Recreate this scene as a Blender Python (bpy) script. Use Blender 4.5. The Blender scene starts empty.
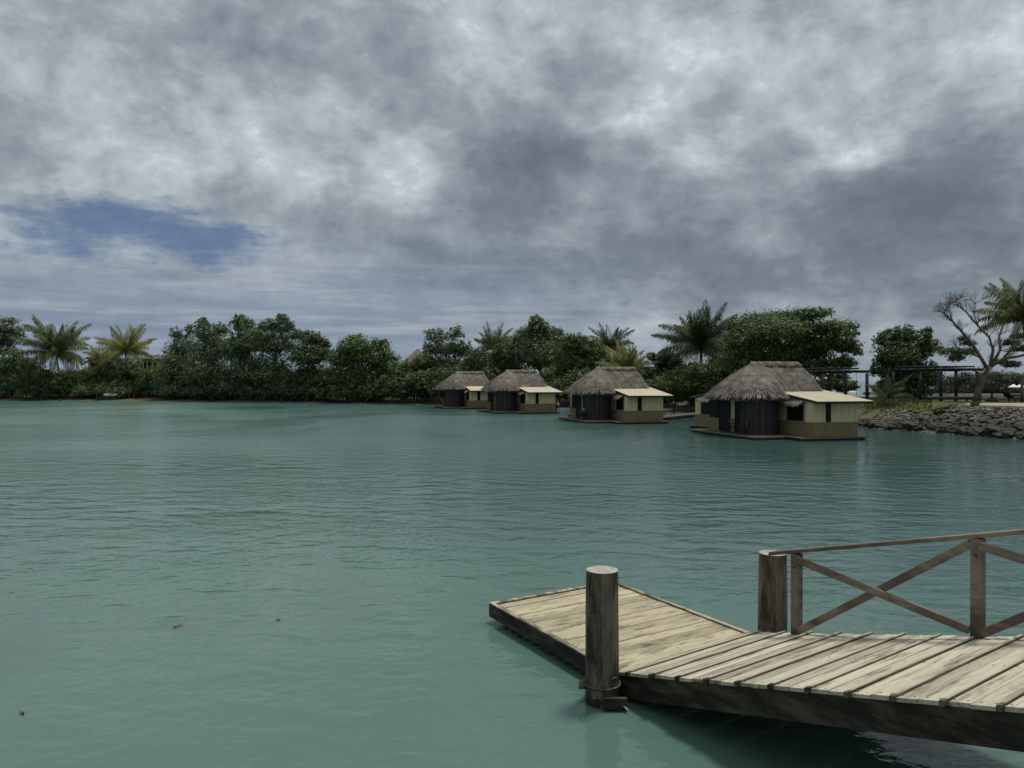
import bpy, bmesh, math, random
import numpy as np
from mathutils import Vector, Matrix, noise

random.seed(7)
rng = np.random.default_rng(7)
scn = bpy.context.scene
col = scn.collection
F, CX, HY, H = 720.0, 512.0, 381.0, 3.7      # focal length in pixels, image centre, horizon row, eye height over water

# ------------------------------------------------------------------ helpers
def at(px, py, d):
    """real point seen at pixel (px,py) of the photograph when it stands d metres ahead"""
    return Vector(((px - CX) / F * d, d, H - (py - HY) / F * d))

def tag(o, label=None, cat=None, group=None, kind=None):
    if label: o['label'] = label
    if cat: o['category'] = cat
    if group: o['group'] = group
    if kind: o['kind'] = kind
    return o

def empty(name, loc=(0, 0, 0), rz=0.0):
    o = bpy.data.objects.new(name, None)
    col.objects.link(o)
    o.location = loc
    o.rotation_euler = (0, 0, rz)
    o.empty_display_size = .2
    return o

def copy_tree(o, parent=None):
    c = o.copy()
    col.objects.link(c)
    c.parent = parent
    for ch in list(o.children):
        copy_tree(ch, c)
    return c

class MB:
    """collects vertices and faces; build() links them as ONE mesh object"""
    def __init__(s):
        s.v = []; s.f = []; s.t = []; s.m = []; s.n = 0
    def add(s, verts, faces, tint=.5, mi=0):
        verts = np.asarray(verts, dtype=float).reshape(-1, 3)
        s.v.append(verts)
        for f in faces:
            s.f.append(tuple(int(i) + s.n for i in f))
            s.t.append(tint); s.m.append(mi)
        s.n += len(verts)
    def add_quads(s, arr, tint):
        """arr: (n,4,3) loose quads, tint: (n,)"""
        n = len(arr)
        base = s.n
        s.v.append(arr.reshape(-1, 3))
        idx = (np.arange(n * 4).reshape(n, 4) + base)
        s.f.extend(map(tuple, idx.tolist()))
        s.t.extend(np.asarray(tint).tolist())
        s.m.extend([0] * n)
        s.n += n * 4
    def box(s, x0, x1, y0, y1, z0, z1, tint=.5, fn=None, mi=0):
        v = [(x, y, z) for z in (z0, z1) for y in (y0, y1) for x in (x0, x1)]
        if fn: v = [fn(*p) for p in v]
        s.add(v, [(0, 2, 3, 1), (4, 5, 7, 6), (0, 1, 5, 4), (2, 6, 7, 3), (0, 4, 6, 2), (1, 3, 7, 5)], tint, mi)
    def bar(s, a, b, w, h, tint=.5, up=(0, 0, 1)):
        a, b = Vector(a), Vector(b)
        d = (b - a).normalized()
        u = Vector(up)
        if abs(d.dot(u)) > .98: u = Vector((1, 0, 0))
        r = d.cross(u).normalized() * (w / 2)
        n = r.cross(d).normalized() * (h / 2)
        v = []
        for p in (a, b):
            v += [p - r - n, p + r - n, p + r + n, p - r + n]
        s.add([tuple(q) for q in v], [(3, 2, 1, 0), (4, 5, 6, 7), (0, 1, 5, 4), (1, 2, 6, 5), (2, 3, 7, 6), (3, 0, 4, 7)], tint)
    def tube(s, pts, rad, n=8, tint=.5, jitter=0.0):
        pts = [Vector(p) for p in pts]
        if not hasattr(rad, '__len__'): rad = [rad] * len(pts)
        verts = []
        for i, p in enumerate(pts):
            d = (pts[min(i + 1, len(pts) - 1)] - pts[max(i - 1, 0)]).normalized()
            u = Vector((0, 0, 1)) if abs(d.z) < .9 else Vector((0, 1, 0))
            r = d.cross(u).normalized(); q = r.cross(d).normalized()
            for k in range(n):
                a = 2 * math.pi * k / n
                rr = rad[i] * (1 + jitter * (random.random() - .5))
                verts.append(tuple(p + (r * math.cos(a) + q * math.sin(a)) * rr))
        faces = []
        for i in range(len(pts) - 1):
            for k in range(n):
                faces.append((i * n + k, i * n + (k + 1) % n, (i + 1) * n + (k + 1) % n, (i + 1) * n + k))
        faces.append(tuple(range(n))[::-1])
        faces.append(tuple((len(pts) - 1) * n + k for k in range(n)))
        s.add(verts, faces, tint)
    def build(s, name, mats, parent=None, smooth=False, bevel=0.0):
        me = bpy.data.meshes.new(name)
        V = np.concatenate(s.v) if s.v else np.zeros((0, 3))
        me.from_pydata(V.tolist(), [], s.f)
        if not isinstance(mats, (list, tuple)): mats = [mats]
        for m in mats: me.materials.append(m)
        at_ = me.attributes.new('tint', 'FLOAT', 'FACE')
        at_.data.foreach_set('value', np.asarray(s.t, dtype=np.float32))
        me.polygons.foreach_set('material_index', np.asarray(s.m, dtype=np.int32))
        if smooth: me.polygons.foreach_set('use_smooth', np.ones(len(me.polygons), dtype=bool))
        me.update()
        o = bpy.data.objects.new(name, me)
        col.objects.link(o)
        if parent: o.parent = parent
        if bevel:
            b = o.modifiers.new('bevel', 'BEVEL'); b.width = bevel; b.segments = 2; b.limit_method = 'ANGLE'
        return o

# ------------------------------------------------------------------ node helpers
class NT:
    def __init__(s, tree): s.t = tree
    def n(s, typ, **kw):
        nd = s.t.nodes.new(typ)
        for k, v in kw.items(): setattr(nd, k, v)
        return nd
    def put(s, sock, v):
        if isinstance(v, bpy.types.NodeSocket): s.t.links.new(v, sock)
        elif v is not None:
            try: sock.default_value = v
            except Exception: sock.default_value = tuple(v) + (1.0,)
    def math(s, op, a, b=None, c=None, clamp=False):
        nd = s.n('ShaderNodeMath', operation=op, use_clamp=clamp)
        for i, v in enumerate((a, b, c)):
            if v is not None: s.put(nd.inputs[i], v)
        return nd.outputs[0]
    def vec(s, op, a, b=None):
        nd = s.n('ShaderNodeVectorMath', operation=op)
        s.put(nd.inputs[0], a)
        if b is not None: s.put(nd.inputs[1], b)
        return nd.outputs['Value'] if op in ('LENGTH', 'DOT_PRODUCT', 'DISTANCE') else nd.outputs[0]
    def mix(s, f, a, b, mode='MIX'):
        nd = s.n('ShaderNodeMix', data_type='RGBA', blend_type=mode)
        s.put(nd.inputs[0], f); s.put(nd.inputs[6], a); s.put(nd.inputs[7], b)
        return nd.outputs[2]
    def noise(s, vec, scale, detail=4, rough=.55, dist=0.0, out='Fac'):
        nd = s.n('ShaderNodeTexNoise')
        if vec is not None: s.put(nd.inputs['Vector'], vec)
        nd.inputs['Scale'].default_value = scale
        nd.inputs['Detail'].default_value = detail
        nd.inputs['Roughness'].default_value = rough
        nd.inputs['Distortion'].default_value = dist
        return nd.outputs[out]
    def ramp(s, f, stops, interp='LINEAR'):
        nd = s.n('ShaderNodeValToRGB')
        nd.color_ramp.interpolation = interp
        el = nd.color_ramp.elements
        while len(el) < len(stops): el.new(.5)
        for e, (p, c) in zip(el, stops):
            e.position = p
            e.color = tuple(c) + (1,) if len(c) == 3 else c
        s.put(nd.inputs[0], f)
        return nd.outputs[0]
    def smooth(s, v, a, b):
        nd = s.n('ShaderNodeMapRange', interpolation_type='SMOOTHSTEP')
        s.put(nd.inputs[0], v); nd.inputs[1].default_value = a; nd.inputs[2].default_value = b
        return nd.outputs[0]

def new_mat(name):
    m = bpy.data.materials.new(name); m.use_nodes = True
    t = NT(m.node_tree)
    b = m.node_tree.nodes['Principled BSDF']
    return m, t, b

def scaled(t, sc, coord='Object'):
    c = t.n('ShaderNodeTexCoord').outputs[coord]
    return t.vec('MULTIPLY', c, sc)

def mat_plain(name, c1, c2, rough=.8, scale=(3, 3, 3), bump=.0, spec=.3, detail=5, lo=.35, hi=.65, tintamt=0.0, dist=.4):
    """two-colour noise surface with optional bump and per-face tint"""
    m, t, b = new_mat(name)
    v = scaled(t, scale)
    n = t.noise(v, 1.0, detail, .6, dist)
    c = t.ramp(n, [(lo, c1), (hi, c2)])
    if tintamt:
        a = t.n('ShaderNodeAttribute', attribute_name='tint').outputs['Fac']
        k = t.math('MULTIPLY_ADD', t.math('SUBTRACT', a, .5), tintamt * 2, 1.0)
        c = t.mix(1.0, c, k, 'MULTIPLY')
    t.put(b.inputs['Base Color'], c)
    b.inputs['Roughness'].default_value = rough
    b.inputs['Specular IOR Level'].default_value = spec
    if bump:
        bp = t.n('ShaderNodeBump'); bp.inputs['Strength'].default_value = 1.0
        bp.inputs['Distance'].default_value = bump
        t.put(bp.inputs['Height'], n)
        t.put(b.inputs['Normal'], bp.outputs[0])
    return m

def mat_wood(name, light, mid, dark, grain=(3, 60, 60), stain=(1.2, 6, 6), stain_lo=.42, stain_hi=.62, rough=.75, bump=.004, tintamt=.25):
    """weathered timber: grain and stains run along the first axis"""
    m, t, b = new_mat(name)
    a = t.n('ShaderNodeAttribute', attribute_name='tint').outputs['Fac']
    o = t.n('ShaderNodeTexCoord').outputs['Object']
    off = t.n('ShaderNodeCombineXYZ')
    t.put(off.inputs[0], t.math('MULTIPLY', a, 37.0)); t.put(off.inputs[1], t.math('MULTIPLY', a, 3.0))
    o2 = t.vec('ADD', o, off.outputs[0])
    g = t.noise(t.vec('MULTIPLY', o2, grain), 1.0, 5, .65, .3)
    s1 = t.noise(t.vec('MULTIPLY', o2, stain), 1.0, 8, .68, .25)
    c = t.ramp(g, [(.3, mid), (.62, light)])
    sm = t.smooth(s1, stain_lo, stain_hi)
    c = t.mix(sm, dark, c)
    k = t.math('MULTIPLY_ADD', t.math('SUBTRACT', a, .5), tintamt * 2, 1.0)
    c = t.mix(1.0, c, k, 'MULTIPLY')
    t.put(b.inputs['Base Color'], c)
    b.inputs['Roughness'].default_value = rough
    b.inputs['Specular IOR Level'].default_value = .25
    bp = t.n('ShaderNodeBump'); bp.inputs['Distance'].default_value = bump
    t.put(bp.inputs['Height'], t.math('ADD', g, t.math('MULTIPLY', s1, .5)))
    t.put(b.inputs['Normal'], bp.outputs[0])
    return m

def mat_leaf(name, c1, c2, c3, transl=.25):
    """foliage: leaf colour by the per-leaf tint"""
    m, t, b = new_mat(name)
    a = t.n('ShaderNodeAttribute', attribute_name='tint').outputs['Fac']
    c = t.ramp(a, [(.05, c1), (.5, c2), (.95, c3)])
    t.put(b.inputs['Base Color'], c)
    b.inputs['Roughness'].default_value = .55
    b.inputs['Specular IOR Level'].default_value = .3
    tr = t.n('ShaderNodeBsdfTranslucent'); t.put(tr.inputs[0], c)
    mx = t.n('ShaderNodeMixShader'); mx.inputs[0].default_value = transl
    t.t.links.new(b.outputs[0], mx.inputs[1]); t.t.links.new(tr.outputs[0], mx.inputs[2])
    out = m.node_tree.nodes['Material Output']
    t.t.links.new(mx.outputs[0], out.inputs[0])
    return m

M = {}
M['deck_wood'] = mat_wood('bleached_deck_wood', (.45, .395, .265), (.30, .262, .172), (.12, .10, .066), grain=(60, 3, 60), stain=(7, 1.5, 7), stain_lo=.30, stain_hi=.54)
M['ramp_wood'] = mat_wood('bleached_ramp_wood', (.50, .455, .345), (.34, .305, .225), (.14, .12, .085), grain=(60, 3, 60), stain=(8, 1.3, 8), stain_lo=.29, stain_hi=.53)
M['beam_wood'] = mat_wood('dark_wet_beam', (.085, .07, .045), (.05, .04, .027), (.018, .016, .012), grain=(3, 30, 50), stain=(1.5, 4, 6))
M['edge_wood'] = mat_wood('edge_strip_wood', (.48, .43, .31), (.32, .28, .19), (.10, .085, .06), grain=(4, 50, 50), stain=(2, 5, 5))
M['batten_wood'] = mat_wood('dark_batten', (.16, .14, .10), (.09, .08, .058), (.03, .027, .02), grain=(40, 3, 40), stain=(5, 1.5, 5))
M['rail_wood'] = mat_wood('brown_rail_wood', (.27, .22, .17), (.18, .145, .112), (.10, .08, .062), grain=(5, 40, 40), stain=(1, 2.5, 2.5))
M['pile_wood'] = mat_wood('weathered_pile_wood', (.21, .175, .125), (.125, .10, .07), (.028, .024, .018), grain=(34, 34, 1.1), stain=(4.5, 4.5, 1.3), stain_lo=.36, stain_hi=.6, bump=.02)
M['pile_top'] = mat_plain('pile_end_grain', (.22, .2, .16), (.42, .40, .35), .8, (14, 14, 14), .004)
M['algae'] = mat_plain('wet_algae_wood', (.012, .014, .01), (.035, .035, .022), .5, (8, 8, 8), .01)
M['rust'] = mat_plain('rusty_iron', (.05, .035, .025), (.14, .11, .08), .6, (20, 20, 20), .003)
M['thatch'] = mat_plain('dry_thatch', (.095, .083, .072), (.235, .208, .176), .9, (2.2, 2.2, 1.2), .02, .15, 6, .30, .70, .36)
def vary_thatch():
    m = M['thatch']; t = NT(m.node_tree); b = m.node_tree.nodes['Principled BSDF']
    src = b.inputs['Base Color'].links[0].from_socket
    rnd = t.n('ShaderNodeObjectInfo').outputs['Random']
    o = t.n('ShaderNodeTexCoord').outputs['Object']
    cb = t.n('ShaderNodeCombineXYZ')
    for i_ in range(3): t.put(cb.inputs[i_], t.math('MULTIPLY', rnd, 40.0 + i_ * 17))
    pn = t.noise(t.vec('ADD', t.vec('MULTIPLY', o, (.55, .55, .8)), cb.outputs[0]), 1.0, 6, .62, .6)
    c = t.mix(t.smooth(pn, .58, .70), src, (.33, .305, .27, 1))
    c = t.mix(t.math('MULTIPLY', t.smooth(pn, .44, .32), .6), c, (.055, .048, .04, 1))
    t.put(b.inputs['Base Color'], c)
vary_thatch()
M['thatch_deep'] = mat_plain('inner_thatch', (.05, .04, .03), (.11, .09, .07), .95, (3, 3, 3), .02)
M['bay'] = mat_plain('dark_stained_planks', (.026, .023, .0235), (.052, .047, .047), .75, (14, 14, 1.0), .006, .25, 5, .3, .7, .35)
M['cream'] = mat_plain('cream_wall_paint', (.54, .445, .25), (.68, .575, .34), .7, (3.5, 3.5, .5), .001)
M['olive'] = mat_plain('olive_batten_board', (.185, .148, .075), (.25, .205, .112), .75, (6, 6, 1.2), .003, .25, 5, .3, .7, .25)
M['roofsheet'] = mat_plain('cream_roof_sheet', (.49, .43, .295), (.58, .52, .37), .55, (1.5, 1.5, 1.5), .001)
M['dark'] = mat_plain('dark_opening', (.006, .006, .007), (.012, .012, .013), .5, (3, 3, 3), 0, .15)
M['hull'] = mat_plain('dark_float', (.014, .013, .012), (.03, .027, .024), .6, (4, 4, 4), .004)
M['redboard'] = mat_plain('reddish_deck_board', (.085, .055, .043), (.14, .095, .075), .7, (2, 10, 2), .003, .3, 5, .3, .7, .3)
M['trimwood'] = mat_plain('grey_trim', (.12, .105, .085), (.2, .18, .15), .75, (6, 6, 6), .002)
M['blackwood'] = mat_plain('black_stained_timber', (.014, .013, .014), (.03, .028, .028), .7, (5, 5, 5), .004)
M['bark'] = mat_plain('grey_bark', (.07, .055, .042), (.16, .135, .105), .9, (6, 6, 2), .03)
M['palmbark'] = mat_plain('palm_bark', (.09, .075, .058), (.2, .175, .14), .9, (3, 3, 14), .02)
M['leaf_mangrove'] = mat_leaf('mangrove_leaf', (0.057, 0.092, 0.043), (0.120, 0.168, 0.074), (0.243, 0.293, 0.135))
M['leaf_green'] = mat_leaf('broad_green_leaf', (0.044, 0.075, 0.022), (0.098, 0.147, 0.040), (0.183, 0.240, 0.074))
M['leaf_dark'] = mat_leaf('dark_green_leaf', (0.035, 0.062, 0.021), (0.080, 0.121, 0.039), (0.150, 0.199, 0.066))
M['leaf_lime'] = mat_leaf('yellow_green_leaf', (0.053, 0.081, 0.019), (0.104, 0.139, 0.035), (0.173, 0.203, 0.064))
M['leaf_brown'] = mat_leaf('dry_brown_leaf', (0.082, 0.082, 0.041), (0.154, 0.139, 0.078), (0.228, 0.204, 0.122))
M['leaf_palm'] = mat_leaf('palm_frond', (0.041, 0.067, 0.017), (0.085, 0.119, 0.032), (0.187, 0.208, 0.074))
M['leaf_palm_yellow'] = mat_leaf('yellow_palm_frond', (0.075, 0.105, 0.023), (0.173, 0.189, 0.045), (0.360, 0.316, 0.096))
M['leaf_palm_dark'] = mat_leaf('dark_palm_frond', (0.027, 0.044, 0.016), (0.057, 0.078, 0.029), (0.126, 0.142, 0.068))
M['leaf_far'] = mat_leaf('far_wood_leaf', (0.047, 0.065, 0.037), (0.079, 0.103, 0.055), (0.126, 0.152, 0.084))
M['grass'] = mat_leaf('short_grass', (0.053, 0.068, 0.019), (0.089, 0.105, 0.032), (0.137, 0.142, 0.053))
M['concrete'] = mat_plain('weathered_concrete', (.24, .23, .2), (.40, .38, .34), .85, (1.5, 1.5, 1.5), .004)
M['housewall'] = mat_plain('pale_house_wall', (.36, .34, .29), (.46, .43, .37), .8, (.8, .8, .8), .002)
M['houseroof'] = mat_plain('dark_house_roof', (.07, .06, .055), (.13, .115, .10), .8, (2, 2, 2), .01)
M['white'] = mat_plain('white_canvas', (.70, .69, .66), (.80, .79, .76), .7, (2, 2, 2), .002)
M['steel'] = mat_plain('grey_steel', (.25, .26, .27), (.34, .35, .36), .45, (5, 5, 5), 0, .5)
M['rock'] = mat_plain('grey_rock', (.034, .029, .024), (.16, .145, .12), .9, (1.6, 1.6, 1.6), .05, .2, 7, .33, .7)
M['rockdark'] = mat_plain('dark_shore_rock', (.020, .018, .015), (.095, .086, .070), .85, (1.2, 1.2, 1.2), .05, .25, 7, .33, .7)
M['rockpale'] = mat_plain('pale_rubble', (.05, .045, .038), (.27, .25, .21), .9, (2.5, 2.5, 2.5), .04, .2, 7, .33, .7)
M['sandpath'] = mat_plain('pale_sand_path', (.27, .24, .175), (.36, .325, .245), .9, (.6, .6, .6), .005)
M['leaflitter'] = mat_plain('dead_leaf', (.10, .065, .035), (.2, .14, .08), .6, (20, 20, 20), .001)
M['redcloth'] = mat_plain('red_cloth', (.22, .03, .03), (.34, .06, .05), .8, (8, 8, 8), .002)
M['foam'] = mat_plain('surf_foam', (.6, .63, .65), (.8, .82, .83), .8, (.3, .3, .3), .0)

# ------------------------------------------------------------------ camera
cam = bpy.data.cameras.new('camera')
cam.sensor_width = 36.0
cam.lens = F / 1024 * 36.0
cam.clip_start = .05
cam.clip_end = 20000
co = bpy.data.objects.new('camera', cam)
col.objects.link(co)
co.location = (0, 0, H)
co.rotation_euler = (math.radians(90) - math.atan((384 - HY) / F), 0, 0)
scn.camera = co

# ------------------------------------------------------------------ light and sky
SUN_EL, SUN_AZ = math.radians(73), math.radians(50)     # azimuth from +Y towards +X; light from high on the right, a little beyond the landing
sl = bpy.data.lights.new('sun', 'SUN')
sl.energy = 2.3
sl.angle = math.radians(10)
sl.color = (1.0, .955, .88)
so = bpy.data.objects.new('sun', sl)
col.objects.link(so)
sd = Vector((math.sin(SUN_AZ) * math.cos(SUN_EL), math.cos(SUN_AZ) * math.cos(SUN_EL), math.sin(SUN_EL)))
so.rotation_euler = sd.to_track_quat('Z', 'Y').to_euler()

w = bpy.data.worlds.new('World')
scn.world = w
w.use_nodes = True
t = NT(w.node_tree)
bg = w.node_tree.nodes['Background']
bg.inputs['Strength'].default_value = .1
sky = t.n('ShaderNodeTexSky', sky_type='NISHITA')
sky.sun_disc = False
sky.sun_elevation = SUN_EL
sky.sun_rotation = SUN_AZ
sky.air_density = 1.0
sky.dust_density = .6
sky.ozone_density = 1.6
D = t.n('ShaderNodeTexCoord').outputs['Generated']
sep = t.n('ShaderNodeSeparateXYZ'); t.put(sep.inputs[0], D)
X_, Y_, Z_ = sep.outputs
zc = t.math('MAXIMUM', Z_, 0.0)
inv = t.math('DIVIDE', 1.0, t.math('ADD', zc, .075))
cmb = t.n('ShaderNodeCombineXYZ')
t.put(cmb.inputs[0], t.math('MULTIPLY', X_, inv)); t.put(cmb.inputs[1], t.math('MULTIPLY', Y_, inv)); cmb.inputs[2].default_value = 3.7
P = cmb.outputs[0]

bw = t.noise(t.vec('MULTIPLY', D, (1, 1, 1.5)), 6.5, 6, .6, 0, 'Color')
DB = t.vec('ADD', D, t.vec('MULTIPLY', t.vec('SUBTRACT', bw, (.5, .5, .5)), (.17, .17, .11)))       # frayed edges for the cloud masses

def dirof(px, py):
    return Vector(((px - CX) / F, 1.0, (HY - py) / F)).normalized()

def blob(px, py, rx, ry, tilt=0.0):
    """soft lobe of the cloud deck, fixed to a direction of the sky"""
    c = dirof(px, py)
    d = t.vec('SUBTRACT', DB, tuple(c))
    if tilt:
        rt = t.n('ShaderNodeVectorRotate', rotation_type='Y_AXIS')
        t.put(rt.inputs['Vector'], d); rt.inputs['Angle'].default_value = tilt
        d = rt.outputs[0]
    q = t.vec('MULTIPLY', d, (F / rx, F / rx, F / ry))
    r2 = t.vec('DOT_PRODUCT', q, q)
    return t.math('EXPONENT', t.math('MULTIPLY', r2, -1.0))

def sumof(items):
    acc = None
    for a, b in items:
        v = t.math('MULTIPLY', a, b)
        acc = v if acc is None else t.math('ADD', acc, v)
    return acc

warp = t.noise(P, .9, 4, .5, 0, 'Color')
Pw = t.vec('ADD', P, t.vec('MULTIPLY', t.vec('SUBTRACT', warp, (.5, .5, .5)), (.55, .55, 0)))
nA = t.noise(Pw, .62, 9, .56, .15)
nB = t.noise(Pw, 1.9, 8, .58, .1)
# billow detail in direction space so that the clouds keep some height
dw = t.noise(t.vec('MULTIPLY', D, (1, 1, 1.6)), 4.0, 4, .55, 0, 'Color')
Dw = t.vec('ADD', D, t.vec('MULTIPLY', t.vec('SUBTRACT', dw, (.5, .5, .5)), (.055, .055, .05)))
qC = t.vec('MULTIPLY', Dw, (1, 1, 1.6))
nC = t.noise(qC, 5.6, 9, .57, .1)
nC2 = t.noise(t.vec('ADD', qC, (-.012, 0, .045)), 5.6, 9, .57, .1)
qD = t.vec('MULTIPLY', Dw, (1, 1, 1.45))
nD = t.noise(qD, 13.0, 9, .62, .15)
nD2 = t.noise(t.vec('ADD', qD, (-.006, 0, .020)), 13.0, 9, .62, .15)
relief = t.math('ADD', t.math('SUBTRACT', nC2, nC), t.math('MULTIPLY', t.math('SUBTRACT', nD2, nD), .8))     # tops of the billows catch the light
nG = t.noise(t.vec('MULTIPLY', Dw, (1, 1, 1.3)), 34.0, 6, .6, .1)
lobes = sumof([
    (blob(640, 45, 260, 60), .16), (blob(900, 40, 120, 60), .24), (blob(1010, 20, 60, 40), .02), (blob(690, 150, 40, 22), .20),
    (blob(860, 145, 60, 22), .26), (blob(75, 110, 170, 95, .2), .17), (blob(180, 170, 130, 40, .35), .14), (blob(390, 160, 60, 40), .14),
    (blob(520, 30, 110, 60), .06), (blob(700, 70, 80, 40), .1), (blob(30, 20, 160, 40), -.05), (blob(830, 260, 240, 42), -.12),
    (blob(520, 175, 60, 34), -.22), (blob(440, 235, 130, 32), -.17), (blob(560, 100, 60, 40), -.13), (blob(960, 210, 90, 60), -.16),
    (blob(800, 200, 120, 30), -.12), (blob(330, 60, 110, 50, .3), -.10), (blob(640, 270, 110, 26), -.10), (blob(930, 285, 130, 16), -.10),
    (blob(300, 130, 70, 30), -.06), (blob(730, 100, 70, 30), -.10),
    (blob(520, 300, 200, 14), .05), (blob(1000, 300, 60, 14), .10), (blob(620, 230, 60, 20), .06)])
v = t.math('MULTIPLY_ADD', t.math('SUBTRACT', nA, .5), .55, .455)
v = t.math('ADD', v, t.math('MULTIPLY', t.math('SUBTRACT', nC, .5), 1.05))
v = t.math('ADD', v, t.math('MULTIPLY', t.math('SUBTRACT', nD, .5), .95))
v = t.math('ADD', v, t.math('MULTIPLY', t.math('SUBTRACT', nB, .5), .25))
v = t.math('ADD', v, t.math('MULTIPLY', t.math('SUBTRACT', nG, .5), .34))
v = t.math('ADD', v, t.math('MULTIPLY', relief, .75))
v = t.math('ADD', v, t.math('MULTIPLY', lobes, 1.15))
v = t.math('ADD', v, t.math('MULTIPLY', t.smooth(Z_, .42, .95), .30))       # overhead cloud brightened, mostly above the view
cloud = t.ramp(v, [(.0, (.122, .152, .188)), (.25, (.172, .207, .248)), (.5, (.278, .322, .362)), (.75, (.455, .510, .545)), (1.0, (.86, .89, .90))], 'LINEAR')
ov = t.math('MULTIPLY_ADD', t.smooth(Z_, .5, .95), 1.5, 10.0)      # extra brightness above the view, added to light the scene
cov = t.n('ShaderNodeCombineXYZ')
for i_ in range(3): t.put(cov.inputs[i_], ov)
cloud10 = t.vec('MULTIPLY', cloud, cov.outputs[0])
skyc = t.vec('MULTIPLY', sky.outputs[0], (.245, .33, .455))
# gaps where the blue shows, and thin high streaks below the deck's edge on the left
gap = sumof([(blob(40, 203, 80, 18, .1), .6), (blob(130, 224, 80, 23, .18), 1.0), (blob(205, 243, 62, 13, .12), .75), (blob(250, 235, 30, 7, .1), .3)])
nE = t.noise(t.vec('MULTIPLY', D, (1, 1, 2.2)), 8.0, 9, .62, .5)
nF = t.noise(t.vec('MULTIPLY', D, (1.6, 1.6, 9)), 5.0, 8, .62, .6)
gn = t.math('ADD', t.math('MULTIPLY', t.math('SUBTRACT', nE, .5), 2.6), t.math('MULTIPLY', t.math('SUBTRACT', nF, .5), 1.8))
gapm = t.smooth(t.math('ADD', gap, t.math('MULTIPLY', gn, t.smooth(gap, .03, .3))), .15, 1.15)
low = t.math('MULTIPLY', t.smooth(Z_, .23, .06), t.smooth(X_, .35, -.22))
st = t.noise(t.vec('MULTIPLY', D, (1.6, 1.6, 22)), 2.6, 7, .6, .35)
streak = t.math('ADD', t.math('MULTIPLY', st, .75), t.math('MULTIPLY', nB, .25))
veil = t.ramp(streak, [(.32, (.150, .205, .295)), (.5, (.215, .268, .345)), (.68, (.40, .44, .475))])
veil10 = t.vec('MULTIPLY', veil, (10, 10, 10))
cl = t.mix(t.math('MULTIPLY', low, .92), cloud10, veil10)
hz = t.smooth(Z_, .085, .0)
hzc = t.mix(t.smooth(X_, -.4, .5), (2.75, 3.35, 4.15, 1), (2.55, 2.95, 3.5, 1))
cl = t.mix(t.math('MULTIPLY', hz, .6), cl, hzc)
fin = t.mix(t.math('MULTIPLY', gapm, .78), cl, skyc)
t.put(bg.inputs['Color'], fin)

scn.view_settings.view_transform = 'Standard'
scn.view_settings.look = 'None'
scn.view_settings.exposure = .14
scn.view_settings.gamma = 1

# ------------------------------------------------------------------ water
m, t, b = new_mat('lagoon_water')
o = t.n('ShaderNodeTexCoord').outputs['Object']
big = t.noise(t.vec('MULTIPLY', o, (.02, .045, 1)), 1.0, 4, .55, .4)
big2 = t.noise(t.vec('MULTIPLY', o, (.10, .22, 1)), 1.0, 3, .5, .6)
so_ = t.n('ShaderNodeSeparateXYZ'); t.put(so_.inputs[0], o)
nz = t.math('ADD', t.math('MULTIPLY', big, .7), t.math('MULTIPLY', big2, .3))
depth = t.smooth(t.math('ADD', so_.outputs[1], t.math('ADD', t.math('MULTIPLY', so_.outputs[0], 2.0), t.math('MULTIPLY', t.math('SUBTRACT', nz, .5), 30.0))), -4.0, 40.0)  # depth tone; the rightward darkening is also shade painted in around the dock
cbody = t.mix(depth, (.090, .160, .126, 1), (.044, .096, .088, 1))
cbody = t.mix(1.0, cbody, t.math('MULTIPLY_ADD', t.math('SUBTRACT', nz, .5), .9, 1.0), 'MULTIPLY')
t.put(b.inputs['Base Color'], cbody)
ruf = t.smooth(t.math('ADD', so_.outputs[1], t.math('MULTIPLY', t.math('SUBTRACT', nz, .5), 40.0)), 9.0, 45.0)     # open water is ruffled by the breeze
lee = t.smooth(t.math('ADD', so_.outputs[0], t.math('MULTIPLY', t.math('SUBTRACT', nz, .5), 20.0)), 1.0, 15.0)      # sheltered by the villas and the point
ruf = t.math('MULTIPLY', ruf, t.math('MULTIPLY_ADD', lee, -.75, 1.0))
patch = t.smooth(t.noise(t.vec('MULTIPLY', o, (.035, .03, 1)), 1.0, 5, .6, .8), .40, .62)
t.put(b.inputs['Roughness'], t.math('MULTIPLY_ADD', t.math('MULTIPLY', ruf, t.math('MULTIPLY_ADD', patch, .55, .45)), .30, .045))
b.inputs['IOR'].default_value = 1.333
b.inputs['Specular IOR Level'].default_value = .5
def wave(sx, sy, rot, detail, rough, dist):
    rt = t.n('ShaderNodeVectorRotate', rotation_type='Z_AXIS'); t.put(rt.inputs['Vector'], o)
    rt.inputs['Angle'].default_value = rot
    return t.noise(t.vec('MULTIPLY', rt.outputs[0], (sx, sy, 1)), 1.0, detail, rough, dist)
w1 = wave(.75, 1.5, .16, 2, .45, .3)
w2 = wave(2.3, 3.7, -.28, 3, .5, .4)
w3 = wave(4.0, 7.5, .3, 3, .55, .2)
amp = t.smooth(t.math('ADD', t.math('MULTIPLY', big2, .6), t.math('MULTIPLY', big, .4)), .34, .66)
hgt = t.math('ADD', t.math('MULTIPLY', w1, .085), t.math('ADD', t.math('MULTIPLY', t.math('MULTIPLY', w2, .052), t.math('MULTIPLY_ADD', amp, .9, .25)), t.math('MULTIPLY', t.math('MULTIPLY', w3, .022), t.math('MULTIPLY_ADD', amp, 1.0, .12))))
calm = t.smooth(so_.outputs[1], 6.0, 22.0)
hgt = t.math('MULTIPLY', hgt, t.math('MULTIPLY', t.math('MULTIPLY_ADD', calm, .55, .45), t.math('MULTIPLY_ADD', lee, -.35, 1.0)))
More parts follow.
